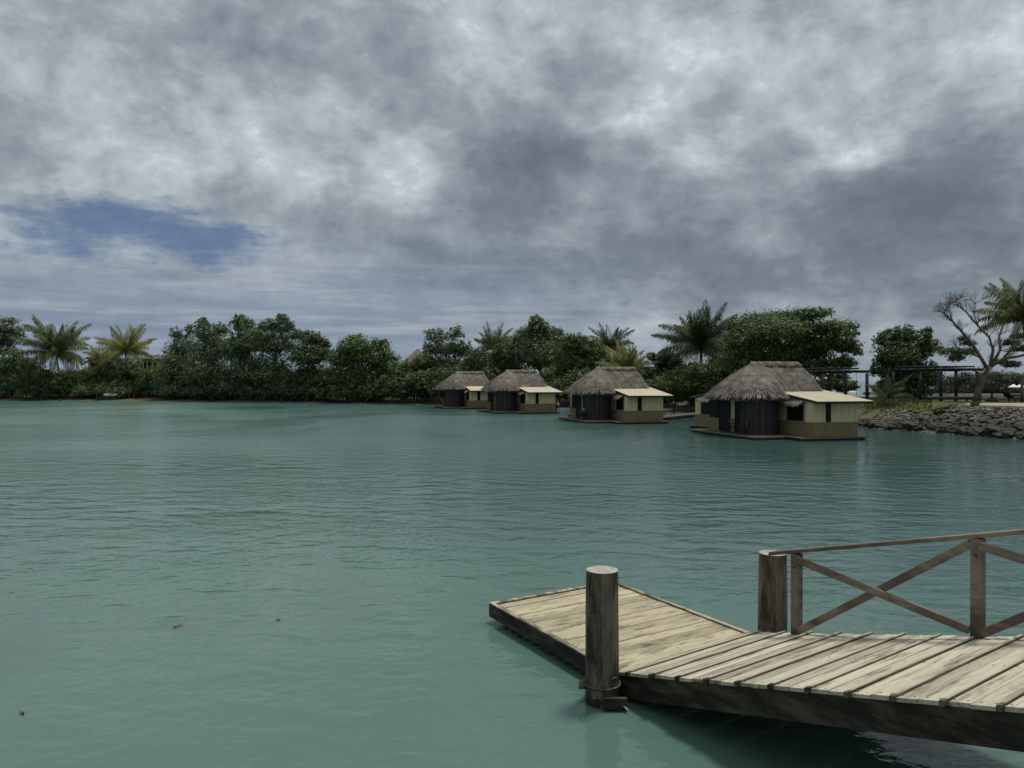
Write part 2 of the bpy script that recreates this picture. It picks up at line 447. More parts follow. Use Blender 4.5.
bp = t.n('ShaderNodeBump'); bp.inputs['Strength'].default_value = 1.0; bp.inputs['Distance'].default_value = 1.0
t.put(bp.inputs['Height'], hgt)
t.put(b.inputs['Normal'], bp.outputs[0])
M['water'] = m
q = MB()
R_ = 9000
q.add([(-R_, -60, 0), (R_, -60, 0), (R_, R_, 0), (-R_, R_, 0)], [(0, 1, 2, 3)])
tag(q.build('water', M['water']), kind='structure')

# ------------------------------------------------------------------ land
shore = [(-190, 126), (-120, 131), (-94.6, 133), (-76, 132), (-55, 127), (-30, 118.5), (-12.4, 110), (-1.7, 104), (6.5, 100), (14, 94), (20, 86), (23.5, 77),
         (26.3, 66), (27.6, 58), (29.2, 53.5), (30.6, 49.5), (32.6, 45.5), (36, 39), (42, 31), (60, 20), (110, 14)]
farside = [(140, 50), (100, 66), (60, 77), (46, 84), (41, 94), (40, 118), (30, 150), (-20, 172), (-190, 195)]
poly = np.array(shore + farside, dtype=float)

def seg_dist(px, py, a, bq):
    ab = bq - a
    tt = np.clip(((px - a[0]) * ab[0] + (py - a[1]) * ab[1]) / (ab @ ab), 0, 1)
    return np.hypot(px - a[0] - tt * ab[0], py - a[1] - tt * ab[1])

def signed(px, py):
    px = np.asarray(px, float); py = np.asarray(py, float)
    dmin = np.full(px.shape, 1e9); inside = np.zeros(px.shape, bool)
    n = len(poly)
    for i in range(n):
        a, c = poly[i], poly[(i + 1) % n]
        dmin = np.minimum(dmin, seg_dist(px, py, a, c))
        cond = ((a[1] > py) != (c[1] > py)) & (px < (c[0] - a[0]) * (py - a[1]) / (c[1] - a[1] + 1e-12) + a[0])
        inside ^= cond
    return np.where(inside, dmin, -dmin)

def smoothstep(x, a, c):
    u = np.clip((x - a) / (c - a), 0, 1)
    return u * u * (3 - 2 * u)

def height(px, py):
    px = np.asarray(px, float); py = np.asarray(py, float)
    s = signed(px, py)
    rock = smoothstep(px, 24, 27.5) * smoothstep(84 - py, 0, 10)          # steep armoured bank on the right
    hr = np.where(s > 0, 1.98 * smoothstep(s, -1.2, 6.4), s * .3)
    hl = np.where(s > 0, .55 * smoothstep(s, 0, 7) + 1.1 * smoothstep(s, 5, 13), s * .2)
    n = (np.sin(px * .9 + py * .31) + np.sin(py * .77 - px * .23) + np.sin(px * 2.1 - py * 1.3) * .5) * .05
    return np.maximum(hr * rock + hl * (1 - rock), -1.0) + n * (1 - rock * smoothstep(s, 4, 7)) * np.clip(s, 0, 1)

gx = np.concatenate([np.arange(-190, 10, 1.6), np.arange(10, 66, .6), np.arange(66, 141, 2.0)])
gy = np.concatenate([np.arange(14, 62, .6), np.arange(62, 130, 1.2), np.arange(130, 198, 2.2)])
GX, GY = np.meshgrid(gx, gy)
GZ = height(GX, GY)
vs = np.stack([GX, GY, GZ], -1).reshape(-1, 3)
nx, ny = len(gx), len(gy)
fs = []
zf = GZ
for j in range(ny - 1):
    for i in range(nx - 1):
        if max(zf[j, i], zf[j, i + 1], zf[j + 1, i], zf[j + 1, i + 1]) > -.45:
            k = j * nx + i
            fs.append((k, k + 1, k + nx + 1, k + nx))
m, t, b = new_mat('shore_ground')
g = t.n('ShaderNodeNewGeometry').outputs['Position']
sp = t.n('ShaderNodeSeparateXYZ'); t.put(sp.inputs[0], g)
n1 = t.noise(t.vec('MULTIPLY', g, (.6, .6, .6)), 1.0, 6, .6)
n2 = t.noise(t.vec('MULTIPLY', g, (3, 3, 3)), 1.0, 5, .6)
mud = t.ramp(n2, [(.3, (.075, .062, .043)), (.7, (.16, .135, .095))])
gr = t.ramp(t.math('ADD', t.math('MULTIPLY', n1, .6), t.math('MULTIPLY', n2, .4)), [(.34, (.052, .062, .02)), (.5, (.085, .095, .032)), (.66, (.125, .118, .052))])
hh = t.math('ADD', sp.outputs[2], t.math('MULTIPLY', t.math('SUBTRACT', n1, .5), .8))
c = t.mix(t.smooth(hh, .75, 1.25), mud, gr)
t.put(b.inputs['Base Color'], c)
b.inputs['Roughness'].default_value = .95
b.inputs['Specular IOR Level'].default_value = .15
bp = t.n('ShaderNodeBump'); bp.inputs['Distance'].default_value = .08
t.put(bp.inputs['Height'], n2); t.put(b.inputs['Normal'], bp.outputs[0])
M['ground'] = m
q = MB(); q.add(vs, fs)
tag(q.build('ground', M['ground'], smooth=True), kind='structure')

def gz(x, y): return float(height(np.array([x]), np.array([y]))[0])

# the bank the photograph was taken from (behind and beneath the camera; the gangway lands on it)
q = MB()
nb = 40
vv = []; ff = []
for i in range(nb + 1):
    x = -30 + i * 60 / nb
    e = 1.6 + .5 * math.sin(x * .7) + .3 * math.sin(x * 1.9)
    for (dy, z) in ((1.6, -.4), (0.6, .5), (-.6, 1.75), (-3, 1.95), (-50, 2.0)):
        vv.append((x, (e if dy > -40 else 0) + dy - (2.2 if x < 3 else 0), z))
for i in range(nb):
    for k in range(4):
        a = i * 5 + k
        ff.append((a, a + 5, a + 6, a + 1))
q.add(vv, ff)
tag(q.build('near_bank', M['ground'], smooth=True), kind='structure')

def along_shore(px):
    """point of the right shoreline seen at column px"""
    a = (px - CX) / F
    for (x0, y0), (x1, y1) in zip(shore[12:], shore[13:]):
        d0, d1 = x0 - a * y0, x1 - a * y1
        if d0 * d1 <= 0:
            u = d0 / (d0 - d1)
            return x0 + (x1 - x0) * u, y0 + (y1 - y0) * u
    return None
# path of pale sand along the top of the rock bank
q = MB()
pv = []; pf = []
cols_, rows_ = np.linspace(36.2, 75, 60), 12
for a_ in cols_:
    px = 930 + (a_ - 36.2) * 6.5
    p = along_shore(min(px, 1059)) if px < 1059 else None
    x0, y0 = (p[0] + .80 * 5.6, p[1] + .60 * 5.6) if p else (0, 0)
    if p is None: break
    wd_ = 9.0 * min(1, max(.1, (px - 925) / 60))
    for k in range(rows_):
        x, y = x0 + .80 * wd_ * k / (rows_ - 1), y0 + .60 * wd_ * k / (rows_ - 1)
        pv.append((x, y, gz(x, y) + .025))
nc_ = len(pv) // rows_
for i in range(nc_ - 1):
    for k in range(rows_ - 1):
        a_ = i * rows_ + k
        pf.append((a_, a_ + 1, a_ + rows_ + 1, a_ + rows_))
q.add(pv, pf)
tag(q.build('path', M['sandpath']), kind='structure')

# far surf on the reef, seen past the point
q = MB()
for k in range(26):
    x0 = 60 + k * 7 + random.uniform(-2, 2)
    y0 = 236 + random.uniform(-5, 5)
    L = random.uniform(5, 10)
    hgt_ = random.uniform(.3, .75)
    pts = [(x0 + L * u, y0 + random.uniform(-.4, .4), .02) for u in np.linspace(0, 1, 7)]
    q.tube(pts, [hgt_ * s_ for s_ in (.1, .6, .9, 1, .8, .5, .1)], 6)
tag(q.build('surf', M['foam'], smooth=True), kind='stuff')

# ------------------------------------------------------------------ foliage
def leaf_cloud(lobes, n, size, clump=.28, shell=.55, gap=.0, flat=.35, drop=.0, lmin=None):
    """loose leaf blades gathered into clumps through the volume of ellipsoid lobes (cx,cy,cz,rx,ry,rz)"""
    lobes = np.asarray(lobes, float)
    vol = (lobes[:, 3] * lobes[:, 5] + lobes[:, 3] * lobes[:, 4]) ** .9
    prob = vol / vol.sum()
    per = 16
    nc = max(4, int(n * 2.0) // per)
    li = rng.choice(len(lobes), nc, p=prob)
    u = rng.normal(size=(nc, 3)); u /= np.linalg.norm(u, axis=1, keepdims=True)
    u[:, 2] = np.where(u[:, 2] < -.2, u[:, 2] * .6, u[:, 2])
    r = rng.uniform(shell * .7, 1.08, nc) ** .8
    C = lobes[li, :3] + u * r[:, None] * lobes[li, 3:6]
    csz = clump * lobes[li][:, 3:6].mean(1) * rng.uniform(.5, 1.7, nc)
    csz = np.clip(csz, size * .8, size * 3.2)
    ctint = np.clip(rng.normal(.45, .2, nc), .05, .95)
    idx = np.repeat(np.arange(nc), per)
    off = rng.normal(size=(nc * per, 3)) * np.array([1, 1, .72])
    off /= (np.linalg.norm(off, axis=1, keepdims=True) + .25)
    pos = C[idx] + off * csz[idx][:, None] * rng.uniform(.5, 1.15, (nc * per, 1))
    nrm = off * .55 + u[idx] * .45 + np.array([0, 0, flat]) + rng.normal(size=(nc * per, 3)) * .55
    nrm /= np.linalg.norm(nrm, axis=1, keepdims=True)
    a = np.cross(nrm, rng.normal(size=nrm.shape)); a /= np.linalg.norm(a, axis=1, keepdims=True)
    bb = np.cross(nrm, a)
    s = size * rng.uniform(.55, 1.25, (len(pos), 1))
    w_ = s * .36
    quad = np.stack([pos - a * s * .5, pos + bb * w_ * .6 - a * s * .05 - nrm * s * .06, pos + a * s * .5, pos - bb * w_ * .6 - a * s * .05 - nrm * s * .06], 1)
    tint = np.clip(ctint[idx] + rng.normal(0, .13, len(pos)), 0, 1)
    return quad, tint

def px_lobes(lst, d, depth=1.0, jy=.5):
    out = []
    for e in lst:
        px, py, rx, ry = e[:4]
        dd = d + (e[4] if len(e) > 4 else random.uniform(-1, 1) * jy)
        c = at(px, py, dd)
        rxm, rzm = rx * 1.1 / F * dd, ry * 1.04 / F * dd
        out.append((c.x, c.y, c.z, rxm, max(rxm, rzm) * .85 * depth, rzm))
    return out

def limb(a, b, bend=.15, n=5):
    a, b = Vector(a), Vector(b)
    L = (b - a).length
    off = Vector((random.uniform(-1, 1), random.uniform(-1, 1), random.uniform(0, 1))) * L * bend
    return [a.lerp(b, k / n) + off * math.sin(math.pi * k / n) for k in range(n + 1)]

def tree(name, label, cat, lst, d, leaf, n, size, trunk_px, mat_trunk='bark', r=.22, group=None, clump=.28, shell=.5, flat=.35, depth=1.0, jy=1.0, base_y=None, nlimb=7):
    lo = px_lobes(lst, d, depth, jy)
    cx = (trunk_px - CX) / F * d
    bz = max(gz(cx, d), .05)
    root = empty(name, (cx, d, bz))
    tag(root, label, cat, group)
    base = Vector((cx, d, bz))
    L = [(l[0] - base.x, l[1] - base.y, l[2] - base.z, l[3], l[4], l[5]) for l in lo]
    top = max(l[2] for l in L)
    tr = MB()
    fork = Vector((random.uniform(-.3, .3), random.uniform(-.2, .2), max(.5, top * .35)))
    tr.tube([(0, 0, -.4), (0.02, 0, .2), tuple(fork * .5), tuple(fork)], [r * 1.5, r * 1.1, r * .95, r * .8], 8, jitter=.2)
    order = sorted(L, key=lambda l: -l[3] * l[5])[:nlimb]
    for l in order:
        e = Vector((l[0], l[1], l[2]))
        pts = limb(fork, e, .12)
        tr.tube(pts, [r * .62 * (1 - .75 * k / 5) for k in range(6)], 6, jitter=.15)
        for k in range(5):
            e2 = e + Vector((random.uniform(-.8, .8) * l[3], random.uniform(-.8, .8) * l[4], random.uniform(-.3, .85) * l[5]))
            tr.tube(limb(pts[random.choice((3, 4))], e2, .1, 4), [r * .2, r * .16, r * .12, r * .08, r * .04], 5)
    if name in ('mangrove_tree', 'bush', 'shore_tree') and d > 100:
        for k in range(7):
            x0 = random.uniform(-1, 1) * max(l[3] for l in L) * .9
            tr.tube(limb((x0, -random.uniform(.5, 2.2), -.3), (x0 * .5 + random.uniform(-1.2, 1.2), random.uniform(-1.5, .5), random.uniform(1.4, 3.2)), .15, 4), [.085, .075, .065, .055, .045], 5)
    tr.build('trunk', M[mat_trunk], root, smooth=True)
    quad, tint = leaf_cloud(L, n, size, clump, shell, flat=flat)
    cr = MB(); cr.add_quads(quad, tint)
    cr.build('crown', M[leaf], root)
    return root

def palm(label, crown_px, crown_py, d, base_px, length, nf, leaf, up=.9, droop=.9, seed=1, group='coconut palms on the shore', low=-.5, r=.17, width=.95, bias=None, cat='palm tree', fl=1.0):
    rs = random.Random(seed)
    c = at(crown_px, crown_py, d)
    bx = (base_px - CX) / F * d
    bz = max(gz(bx, d), .05)
    root = empty('palm_tree', (bx, d, bz))
    tag(root, label, cat, group)
    cr = Vector((c.x - bx, 0, c.z - bz))
    tb = MB()
    pts = []
    for k in range(11):
        u = k / 10
        pts.append((cr.x * u ** 1.5, .15 * math.sin(u * 3), -.3 + (cr.z + .3) * u))
    tb.tube(pts, [r * (1.5 - .5 * min(1, k / 2)) * (1 - .025 * k) for k in range(11)], 9, jitter=.12)
    tb.build('trunk', M['palmbark'], root, smooth=True)
    fm = MB()
    quads = []; tints = []
    for i in range(nf):
        az = 2 * math.pi * (i * .618034) + rs.uniform(-.4, .4)
        el = low + (up - low) * ((i + .5) / nf) ** .8 + rs.uniform(-.16, .16)
        L = length * rs.uniform(.72, 1.1)
        dr = droop * rs.uniform(.6, 1.45) * (1.25 - .4 * max(0, el))
        p = cr.copy()
        ns = 14
        pts = [p.copy()]
        for k in range(ns):
            e = el - dr * (k / ns) ** 1.5
            step = L / ns
            p = p + Vector((math.cos(az) * math.cos(e), math.sin(az) * math.cos(e), math.sin(e))) * step
            pts.append(p.copy())
        ft = min(1, max(0, rs.gauss(.45, .18) + (.22 if el < -.1 else 0)))
        fm.tube(pts, [.045 * length / 5 * (1.15 - k / ns) for k in range(ns + 1)], 4, tint=min(1, ft + .35))
        nl = int(42 * fl)
        for k in range(2, nl):
            u = k / nl
            fi = u * ns
            i0 = min(int(fi), ns - 1)
            q0 = pts[i0].lerp(pts[i0 + 1], fi - i0)
            tg = (pts[i0 + 1] - pts[i0]).normalized()
            side = tg.cross(Vector((0, 0, 1)))
            if side.length < 1e-3: side = Vector((1, 0, 0))
            side.normalize()
            nrm = side.cross(tg).normalized()
            ll = width * length / 5 * (math.sin(math.pi * min(1, .12 + u * .86)) ** .7) * rs.uniform(.85, 1.15)
            for sgn in (-1, 1):
                dirv = (side * sgn * .8 + tg * .55 - nrm * rs.uniform(.0, .35) + Vector((rs.uniform(-.12, .12), rs.uniform(-.12, .12), -.34 - .5 * u - rs.uniform(0, .25)))).normalized()
                wv = tg * (.056 * length / 5) * rs.uniform(.7, 1.2)
                tip = q0 + dirv * ll + Vector((0, 0, -ll * .3))
                mid = q0 + dirv * ll * .5
                quads.append([tuple(q0), tuple(mid + wv), tuple(tip), tuple(mid - wv)])
                tints.append(min(1, max(0, ft + rs.gauss(0, .08) + .18 * u)))
    fm.add_quads(np.array(quads), np.array(tints))
    fm.build('crown', M[leaf], root)
    return root

BD = 'trees along the lagoon shore'
SH = 'shrubs along the lagoon shore'
# left edge
tree('spreading_tree', 'feathery flat-layered tree cut by the left edge of the view', 'tree',
     [(2, 322, 15, 4), (8, 329, 16, 4), (-8, 338, 22, 6), (14, 335, 9, 3), (8, 343, 10, 4), (-4, 350, 16, 7), (-20, 330, 24, 8)], 143, 'leaf_mangrove', 4200, .55, -6, r=.3, group=BD, flat=.9)
tree('bush', 'dark low bush at the waterline, furthest left', 'bush', [(0, 368, 16, 12), (14, 362, 12, 12), (4, 386, 18, 10), (24, 366, 11, 13), (2, 392, 16, 6)], 138, 'leaf_mangrove', 5200, .5, 8, r=.12, group=SH)
tree('bush', 'dark bush hanging over the mud under the big green palm', 'bush', [(30, 380, 16, 12), (48, 387, 15, 8), (34, 390, 12, 6), (64, 388, 10, 6), (44, 392, 22, 6), (58, 380, 14, 10), (40, 374, 12, 8)], 136.5, 'leaf_dark', 4200, .5, 36, r=.12, group=SH)
tree('bush', 'yellow-green shrub between the two left palms', 'bush', [(78, 376, 12, 6), (94, 374, 12, 8), (104, 368, 8, 10), (88, 384, 16, 7), (92, 392, 16, 6)], 140, 'leaf_lime', 4200, .45, 90, r=.1, group=SH)
tree('bush', 'mid-green rounded bush beneath the yellowing palm', 'bush', [(120, 374, 12, 12), (130, 370, 11, 12), (116, 386, 13, 9), (132, 386, 14, 9), (126, 392, 20, 6)], 138, 'leaf_green', 5000, .45, 124, r=.1, group=SH)
tree('bush', 'pale green bush in front of the small pale house', 'bush', [(146, 382, 12, 10), (154, 374, 10, 8), (142, 374, 9, 7), (138, 389, 12, 6), (126, 392, 20, 6)], 137, 'leaf_lime', 3000, .42, 146, r=.1, group=SH)
tree('bush', 'grey brown twiggy bush behind the white block', 'bush', [(104, 390, 12, 5), (122, 391, 10, 4), (84, 391, 12, 5)], 135.5, 'leaf_mangrove', 2200, .4, 108, r=.1, group=SH)
# the big mangrove thicket
MG = 'mangrove trees of the big thicket'
tree('mangrove_tree', 'leftmost mangrove of the thicket, with thin twigs standing out at its top', 'tree', [(182, 346, 13, 14), (176, 362, 16, 14), (170, 380, 16, 13), (188, 378, 18, 17), (172, 390, 16, 8), (192, 391, 16, 7), (176, 334, 6, 7), (190, 330, 6, 6)], 134, 'leaf_mangrove', 8200, .5, 180, r=.2, group=MG, shell=.45)
tree('mangrove_tree', 'second mangrove from the left of the thicket, with a knobbly top', 'tree', [(208, 334, 11, 10), (212, 350, 18, 16), (206, 370, 20, 20), (218, 384, 16, 12), (204, 391, 16, 7), (222, 392, 16, 6), (204, 324, 7, 7), (222, 330, 7, 8)], 131, 'leaf_mangrove', 9500, .5, 210, r=.22, group=MG, shell=.45)
tree('mangrove_tree', 'mangrove in the middle of the thicket whose top shows gaps of sky', 'tree', [(243, 326, 11, 9), (252, 342, 18, 14), (236, 350, 16, 16), (246, 372, 24, 20), (230, 386, 16, 10), (250, 391, 18, 8), (240, 320, 6, 6)], 129, 'leaf_mangrove', 10500, .5, 243, r=.22, group=MG, shell=.45)
tree('mangrove_tree', 'tallest mangrove of the thicket, just right of its middle', 'tree', [(268, 326, 9, 8), (284, 326, 10, 9), (276, 344, 20, 16), (272, 372, 24, 20), (290, 384, 16, 12), (270, 391, 18, 8), (296, 393, 14, 7), (281, 318, 5, 5), (300, 335, 8, 8)], 127, 'leaf_mangrove', 10500, .5, 275, r=.22, group=MG, shell=.45)
tree('mangrove_tree', 'darker rightmost mangrove of the thicket, stepping down to the rounded tree', 'tree', [(312, 340, 10, 8), (306, 356, 16, 14), (320, 356, 10, 10), (312, 378, 18, 16), (312, 392, 18, 8), (324, 345, 6, 6)], 125, 'leaf_dark', 8200, .5, 310, r=.2, group=MG, shell=.45)
tree('shore_tree', 'bright rounded tree standing right of the mangrove thicket', 'tree', [(356, 348, 16, 12), (344, 358, 16, 14), (374, 356, 18, 13), (340, 378, 16, 14), (362, 376, 24, 18), (386, 366, 14, 14), (342, 392, 18, 8), (368, 393, 20, 8), (354, 341, 7, 6), (380, 345, 8, 6)], 121, 'leaf_green', 14000, .48, 360, r=.25, group=BD)
tree('bush', 'brown and olive bush left of the farthest villa', 'bush', [(396, 388, 12, 8), (410, 382, 13, 10), (388, 392, 9, 5), (420, 388, 12, 9)], 117, 'leaf_brown', 4200, .42, 404, r=.1, group=SH)
tree('shore_tree', 'small dense tree under the thatched gable on the shore', 'tree', [(412, 370, 12, 10), (398, 372, 9, 9), (424, 362, 10, 10), (430, 376, 14, 14)], 119, 'leaf_green', 5200, .45, 414, r=.15, group=BD)
tree('shore_tree', 'thin-crowned tree with sky showing through, behind the farthest villa', 'tree', [(438, 336, 14, 7), (456, 334, 9, 8), (446, 348, 18, 10), (430, 350, 9, 8), (462, 350, 9, 10), (446, 364, 20, 9)], 120, 'leaf_mangrove', 3400, .5, 447, r=.24, group=BD, shell=.3, nlimb=9)
tree('shore_tree', 'dark leafy tree filling in behind the two farthest villas', 'tree', [(446, 380, 18, 12), (476, 360, 13, 13), (506, 352, 14, 14), (490, 368, 20, 14), (470, 374, 16, 12), (510, 366, 14, 12)], 114, 'leaf_dark', 10500, .48, 490, r=.22, group=BD)
tree('shore_tree', 'tall uneven tree peaking behind the second farthest villa', 'tree', [(538, 326, 9, 8), (528, 340, 15, 12), (550, 338, 13, 11), (520, 350, 13, 14), (542, 356, 22, 18), (562, 350, 12, 12), (536, 320, 5, 4)], 110, 'leaf_mangrove', 11000, .48, 540, r=.28, group=BD)
tree('shore_tree', 'leafy tree behind the gap between the two middle villas', 'tree', [(576, 344, 12, 10), (590, 350, 12, 12), (570, 362, 16, 16), (590, 368, 18, 14), (602, 358, 9, 10), (560, 376, 14, 12)], 106, 'leaf_green', 9500, .46, 580, r=.24, group=BD)
tree('bush', 'dark bush behind the roof of the second nearest villa', 'bush', [(610, 368, 12, 9), (634, 376, 12, 7), (560, 392, 14, 8), (600, 385, 18, 9), (640, 390, 14, 8)], 101, 'leaf_dark', 5200, .46, 606, r=.12, group=SH)
tree('shore_tree', 'small dark tree beside the grey concrete building', 'tree', [(652, 357, 5, 4), (660, 362, 7, 6), (668, 358, 8, 8), (664, 372, 10, 8), (674, 366, 9, 10)], 96, 'leaf_dark', 3600, .42, 664, r=.14, group=BD)
# big umbrella tree and the green slope in front of it
tree('umbrella_tree', 'huge flat-topped spreading tree behind the nearest villa', 'tree',
     [(740, 326, 14, 7), (766, 320, 22, 7), (794, 317, 22, 6), (816, 313, 15, 4.5), (776, 330, 30, 10), (742, 342, 22, 12), (812, 329, 26, 6), (838, 327, 17, 6), (850, 334, 9, 4), (826, 343, 24, 9), (848, 348, 12, 7), (858, 352, 5, 4),
      (842, 362, 12, 9), (806, 350, 26, 14), (774, 352, 30, 16), (744, 362, 24, 14), (812, 368, 24, 12), (836, 376, 10, 7)], 76, 'leaf_green', 22000, .36, 790, r=.45, group=BD, flat=.7, depth=1.25, jy=3, nlimb=12)
tree('bush', 'bright green shrub bank left of the nearest villa roof', 'bush', [(700, 372, 20, 10), (722, 368, 18, 12), (736, 382, 20, 14), (706, 388, 20, 10), (690, 384, 14, 10), (702, 378, 16, 12)], 85.5, 'leaf_green', 10500, .36, 712, r=.12, group=SH)
tree('bush', 'olive shrub below the concrete building at the water', 'bush', [(662, 388, 13, 9), (676, 380, 13, 9), (684, 396, 12, 8), (668, 398, 12, 7), (700, 400, 12, 6)], 87, 'leaf_lime', 5200, .34, 674, r=.1, group=SH)
tree('bush', 'dark shrub hidden low behind the nearest villa', 'bush', [(760, 378, 20, 12), (786, 382, 20, 12), (812, 388, 18, 9), (756, 394, 18, 9)], 73, 'leaf_dark', 6200, .34, 776, r=.1, group=SH)
tree('bush', 'small round bush under the left pergola', 'bush', [(850, 386, 7, 6), (842, 388, 6, 5), (832, 384, 7, 6)], 72, 'leaf_green', 1800, .3, 846, r=.08, group=SH)
# the point on the right
tree('dense_tree', 'dense dark tree with two heads standing between the pergolas', 'tree', [(888, 340, 11, 10), (904, 336, 12, 10), (896, 354, 19, 14), (914, 352, 12, 14), (926, 334, 6, 7), (928, 348, 8, 12), (886, 368, 14, 14), (908, 374, 22, 16), (926, 376, 12, 14), (892, 388, 14, 10), (912, 392, 18, 7)], 70, 'leaf_dark', 10500, .34, 905, r=.3, group=BD)

# low scrub behind the front row
for k, px in enumerate(list(range(-14, 440, 24)) + list(range(452, 700, 30))):
    d = 147 - max(0, px - 60) * .088
    tree('bush', 'dark low scrub filling in behind the front row of shore trees', 'bush', [(px, 384, 15, 9), (px + 8, 378, 12, 9), (px - 10, 389, 14, 8), (px + 4, 392, 16, 7)], d, 'leaf_dark', 2600, .6, px, r=.1, group='scrub behind the shore trees', nlimb=3)
# palms
palm('big green coconut palm, leftmost palm on the far shore', 56, 352, 138, 60, 7.9, 40, 'leaf_palm', up=1.55, droop=1.1, seed=3, low=-.6)
palm('yellowing coconut palm in front of the small pale house', 126, 352, 140, 122, 6.6, 32, 'leaf_palm_yellow', up=1.5, droop=1.05, seed=8, low=-.2)
palm('small yellow-green palm half hidden left of the yellowing palm', 100, 358, 145, 100, 4.2, 16, 'leaf_palm_yellow', up=1.2, droop=1.1, seed=12, low=-.2)
palm('dark palm rising above the trees between the two farthest villas', 494, 348, 121, 494, 4.6, 28, 'leaf_palm', up=1.45, droop=.8, seed=21, low=-.1)
palm('slim dark palm standing right of the tall uneven tree', 610, 348, 112, 608, 4.6, 26, 'leaf_palm_dark', up=1.45, droop=1.0, seed=29, low=-.1)
palm('young bright yellow palm behind the second nearest villa', 625, 371, 91, 625, 4.3, 26, 'leaf_palm_yellow', up=1.55, droop=.8, seed=33, low=.45, r=.13)
palm('tall shaggy dark palm left of the huge spreading tree', 701, 348, 88, 702, 6.4, 46, 'leaf_palm_dark', up=1.55, droop=1.05, seed=41, low=-.25, r=.2)
palm('young grey-green palm on the lawn beside the nearest villa', 886, 397, 61, 886, 2.6, 12, 'leaf_palm_dark', up=1.1, droop=.95, seed=47, low=.35, r=.09)
palm('tall palm cut by the right edge of the view', 1023, 318, 60, 1034, 4.4, 36, 'leaf_palm', up=1.5, droop=1.15, seed=56, low=-.35, r=.17)

# half bare spreading tree on the point
def bare_tree():
    d = 58
    base = at(977, 402, d); base.z = gz(base.x, d)
    root = empty('bare_tree', base)
    tag(root, 'leaning tree with mostly bare spreading limbs beside the right pergola', 'tree', BD)
    rs = random.Random(5)
    tb = MB()
    tips = []
    def L(px, py, dy=0): return at(px, py, d + dy) - base
    limbs = [
        ([(976, 403), (979, 390), (984, 377), (990, 367)], .46, .30, 0),
        ([(988, 370), (981, 358), (972, 344), (962, 332), (953, 322), (944, 314)], .22, .08, -1.5),
        ([(944, 314), (946, 309), (951, 304), (957, 300)], .07, .02, -1.5),
        ([(953, 322), (949, 312), (950, 305)], .06, .02, -1.5),
        ([(990, 367), (993, 350), (989, 337), (978, 326), (966, 312), (958, 306)], .2, .05, 1.5),
        ([(978, 326), (974, 315), (975, 304), (982, 299)], .08, .02, 1.5),
        ([(992, 365), (1000, 350), (999, 336), (1004, 322), (1012, 312)], .2, .04, 2.5),
        ([(990, 367), (1003, 359), (1020, 356), (1042, 350), (1062, 342)], .22, .08, -1),
        ([(1003, 359), (1012, 348), (1026, 338), (1040, 332)], .16, .04, -2),
        ([(981, 358), (976, 356), (966, 352), (956, 352)], .09, .03, 1),
        ([(966, 352), (956, 347), (946, 349)], .06, .02, 2),
        ([(1000, 350), (1008, 352), (1018, 345)], .07, .03, 1)]
    for pts, r0, r1, dy in limbs:
        n = len(pts)
        pp = [L(px, py, dy * (k / (n - 1))) for k, (px, py) in enumerate(pts)]
        r0 *= .66; r1 *= .7
        tb.tube(pp, [r0 + (r1 - r0) * k / (n - 1) for k in range(n)], 8, jitter=.12)
        if r0 < .35:
            for k in range(1, n):
                for _ in range(5): tips.append((pp[k].copy(), (pp[k] - pp[k - 1]).normalized(), max(.02, r1 * .8), 1.5))
    def twig(p, dirv, r, ln, dep):
        dv = (dirv + Vector((rs.uniform(-.8, .8), rs.uniform(-.8, .8), rs.uniform(-.45, .6)))).normalized()
        p1 = p + dv * ln * .5 + Vector((rs.uniform(-.1, .1), rs.uniform(-.1, .1), .06))
        p2 = p + dv * ln
        tb.tube([p, p1, p2], [r, r * .75, r * .5], 4)
        if dep:
            for _ in range(2 if dep < 3 else 3): twig(p2 if rs.random() < .7 else p1, dv, r * .6, ln * .72, dep - 1)
    for p, dv, r, ln in tips: twig(p, dv, min(.03, r), ln * .31, 3)
    tb.build('trunk', M['bark'], root, smooth=True)
    lo = px_lobes([(962, 338, 5, 2), (968, 343, 7, 2.5), (952, 352, 11, 4), (940, 349, 6, 3), (966, 352, 8, 3), (958, 358, 8, 3), (1008, 342, 8, 3), (1018, 336, 6, 3), (1000, 362, 6, 3), (1010, 364, 8, 3), (1018, 349, 8, 2.5)], d + 2)
    lo = [(a - base.x, b_ - base.y, c - base.z, e, f_, g_) for a, b_, c, e, f_, g_ in lo]
    quad, tint = leaf_cloud(lo, 2600, .26, .4, .1, flat=1.0)
    cm = MB(); cm.add_quads(quad, tint)
    cm.build('crown', M['leaf_mangrove'], root)
bare_tree()

# far wood across the bay: one mass
lo = []
for k in range(70):
    px = 934 + k * 4.2
    top = 378 - 3.0 * math.sin((px - 925) / 38.0) - (2 if px > 960 else 0) + random.uniform(-1.5, 1.5) + max(0, 950 - px) * .25
    for yy in np.arange(top + 3, 396, 5.0):
        lo.append((px + random.uniform(-2, 2), yy, 7, 4.5, random.uniform(0, 8)))
lo = px_lobes(lo, 186)
quad, tint = leaf_cloud(lo, 26000, .62, .5, .3)
q = MB(); q.add_quads(quad, tint)
tag(q.build('far_woods', M['leaf_far']), 'low green wood on the far side of the bay', 'woods', kind='stuff')
q = MB()
pts_ = [((px - CX) / F * dd, dd) for px, dd in ((928, 186), (980, 181), (1040, 182), (1250, 182), (1250, 215), (928, 215))]
q.add([(x, y, -.3) for x, y in pts_] + [(x * 1.0, y + 2, .5) for x, y in pts_], [(6, 7, 8, 9, 10, 11)] + [(i, (i + 1) % 6, (i + 1) % 6 + 6, i + 6) for i in range(6)])
tag(q.build('far_shore_ground', M['ground']), kind='structure')

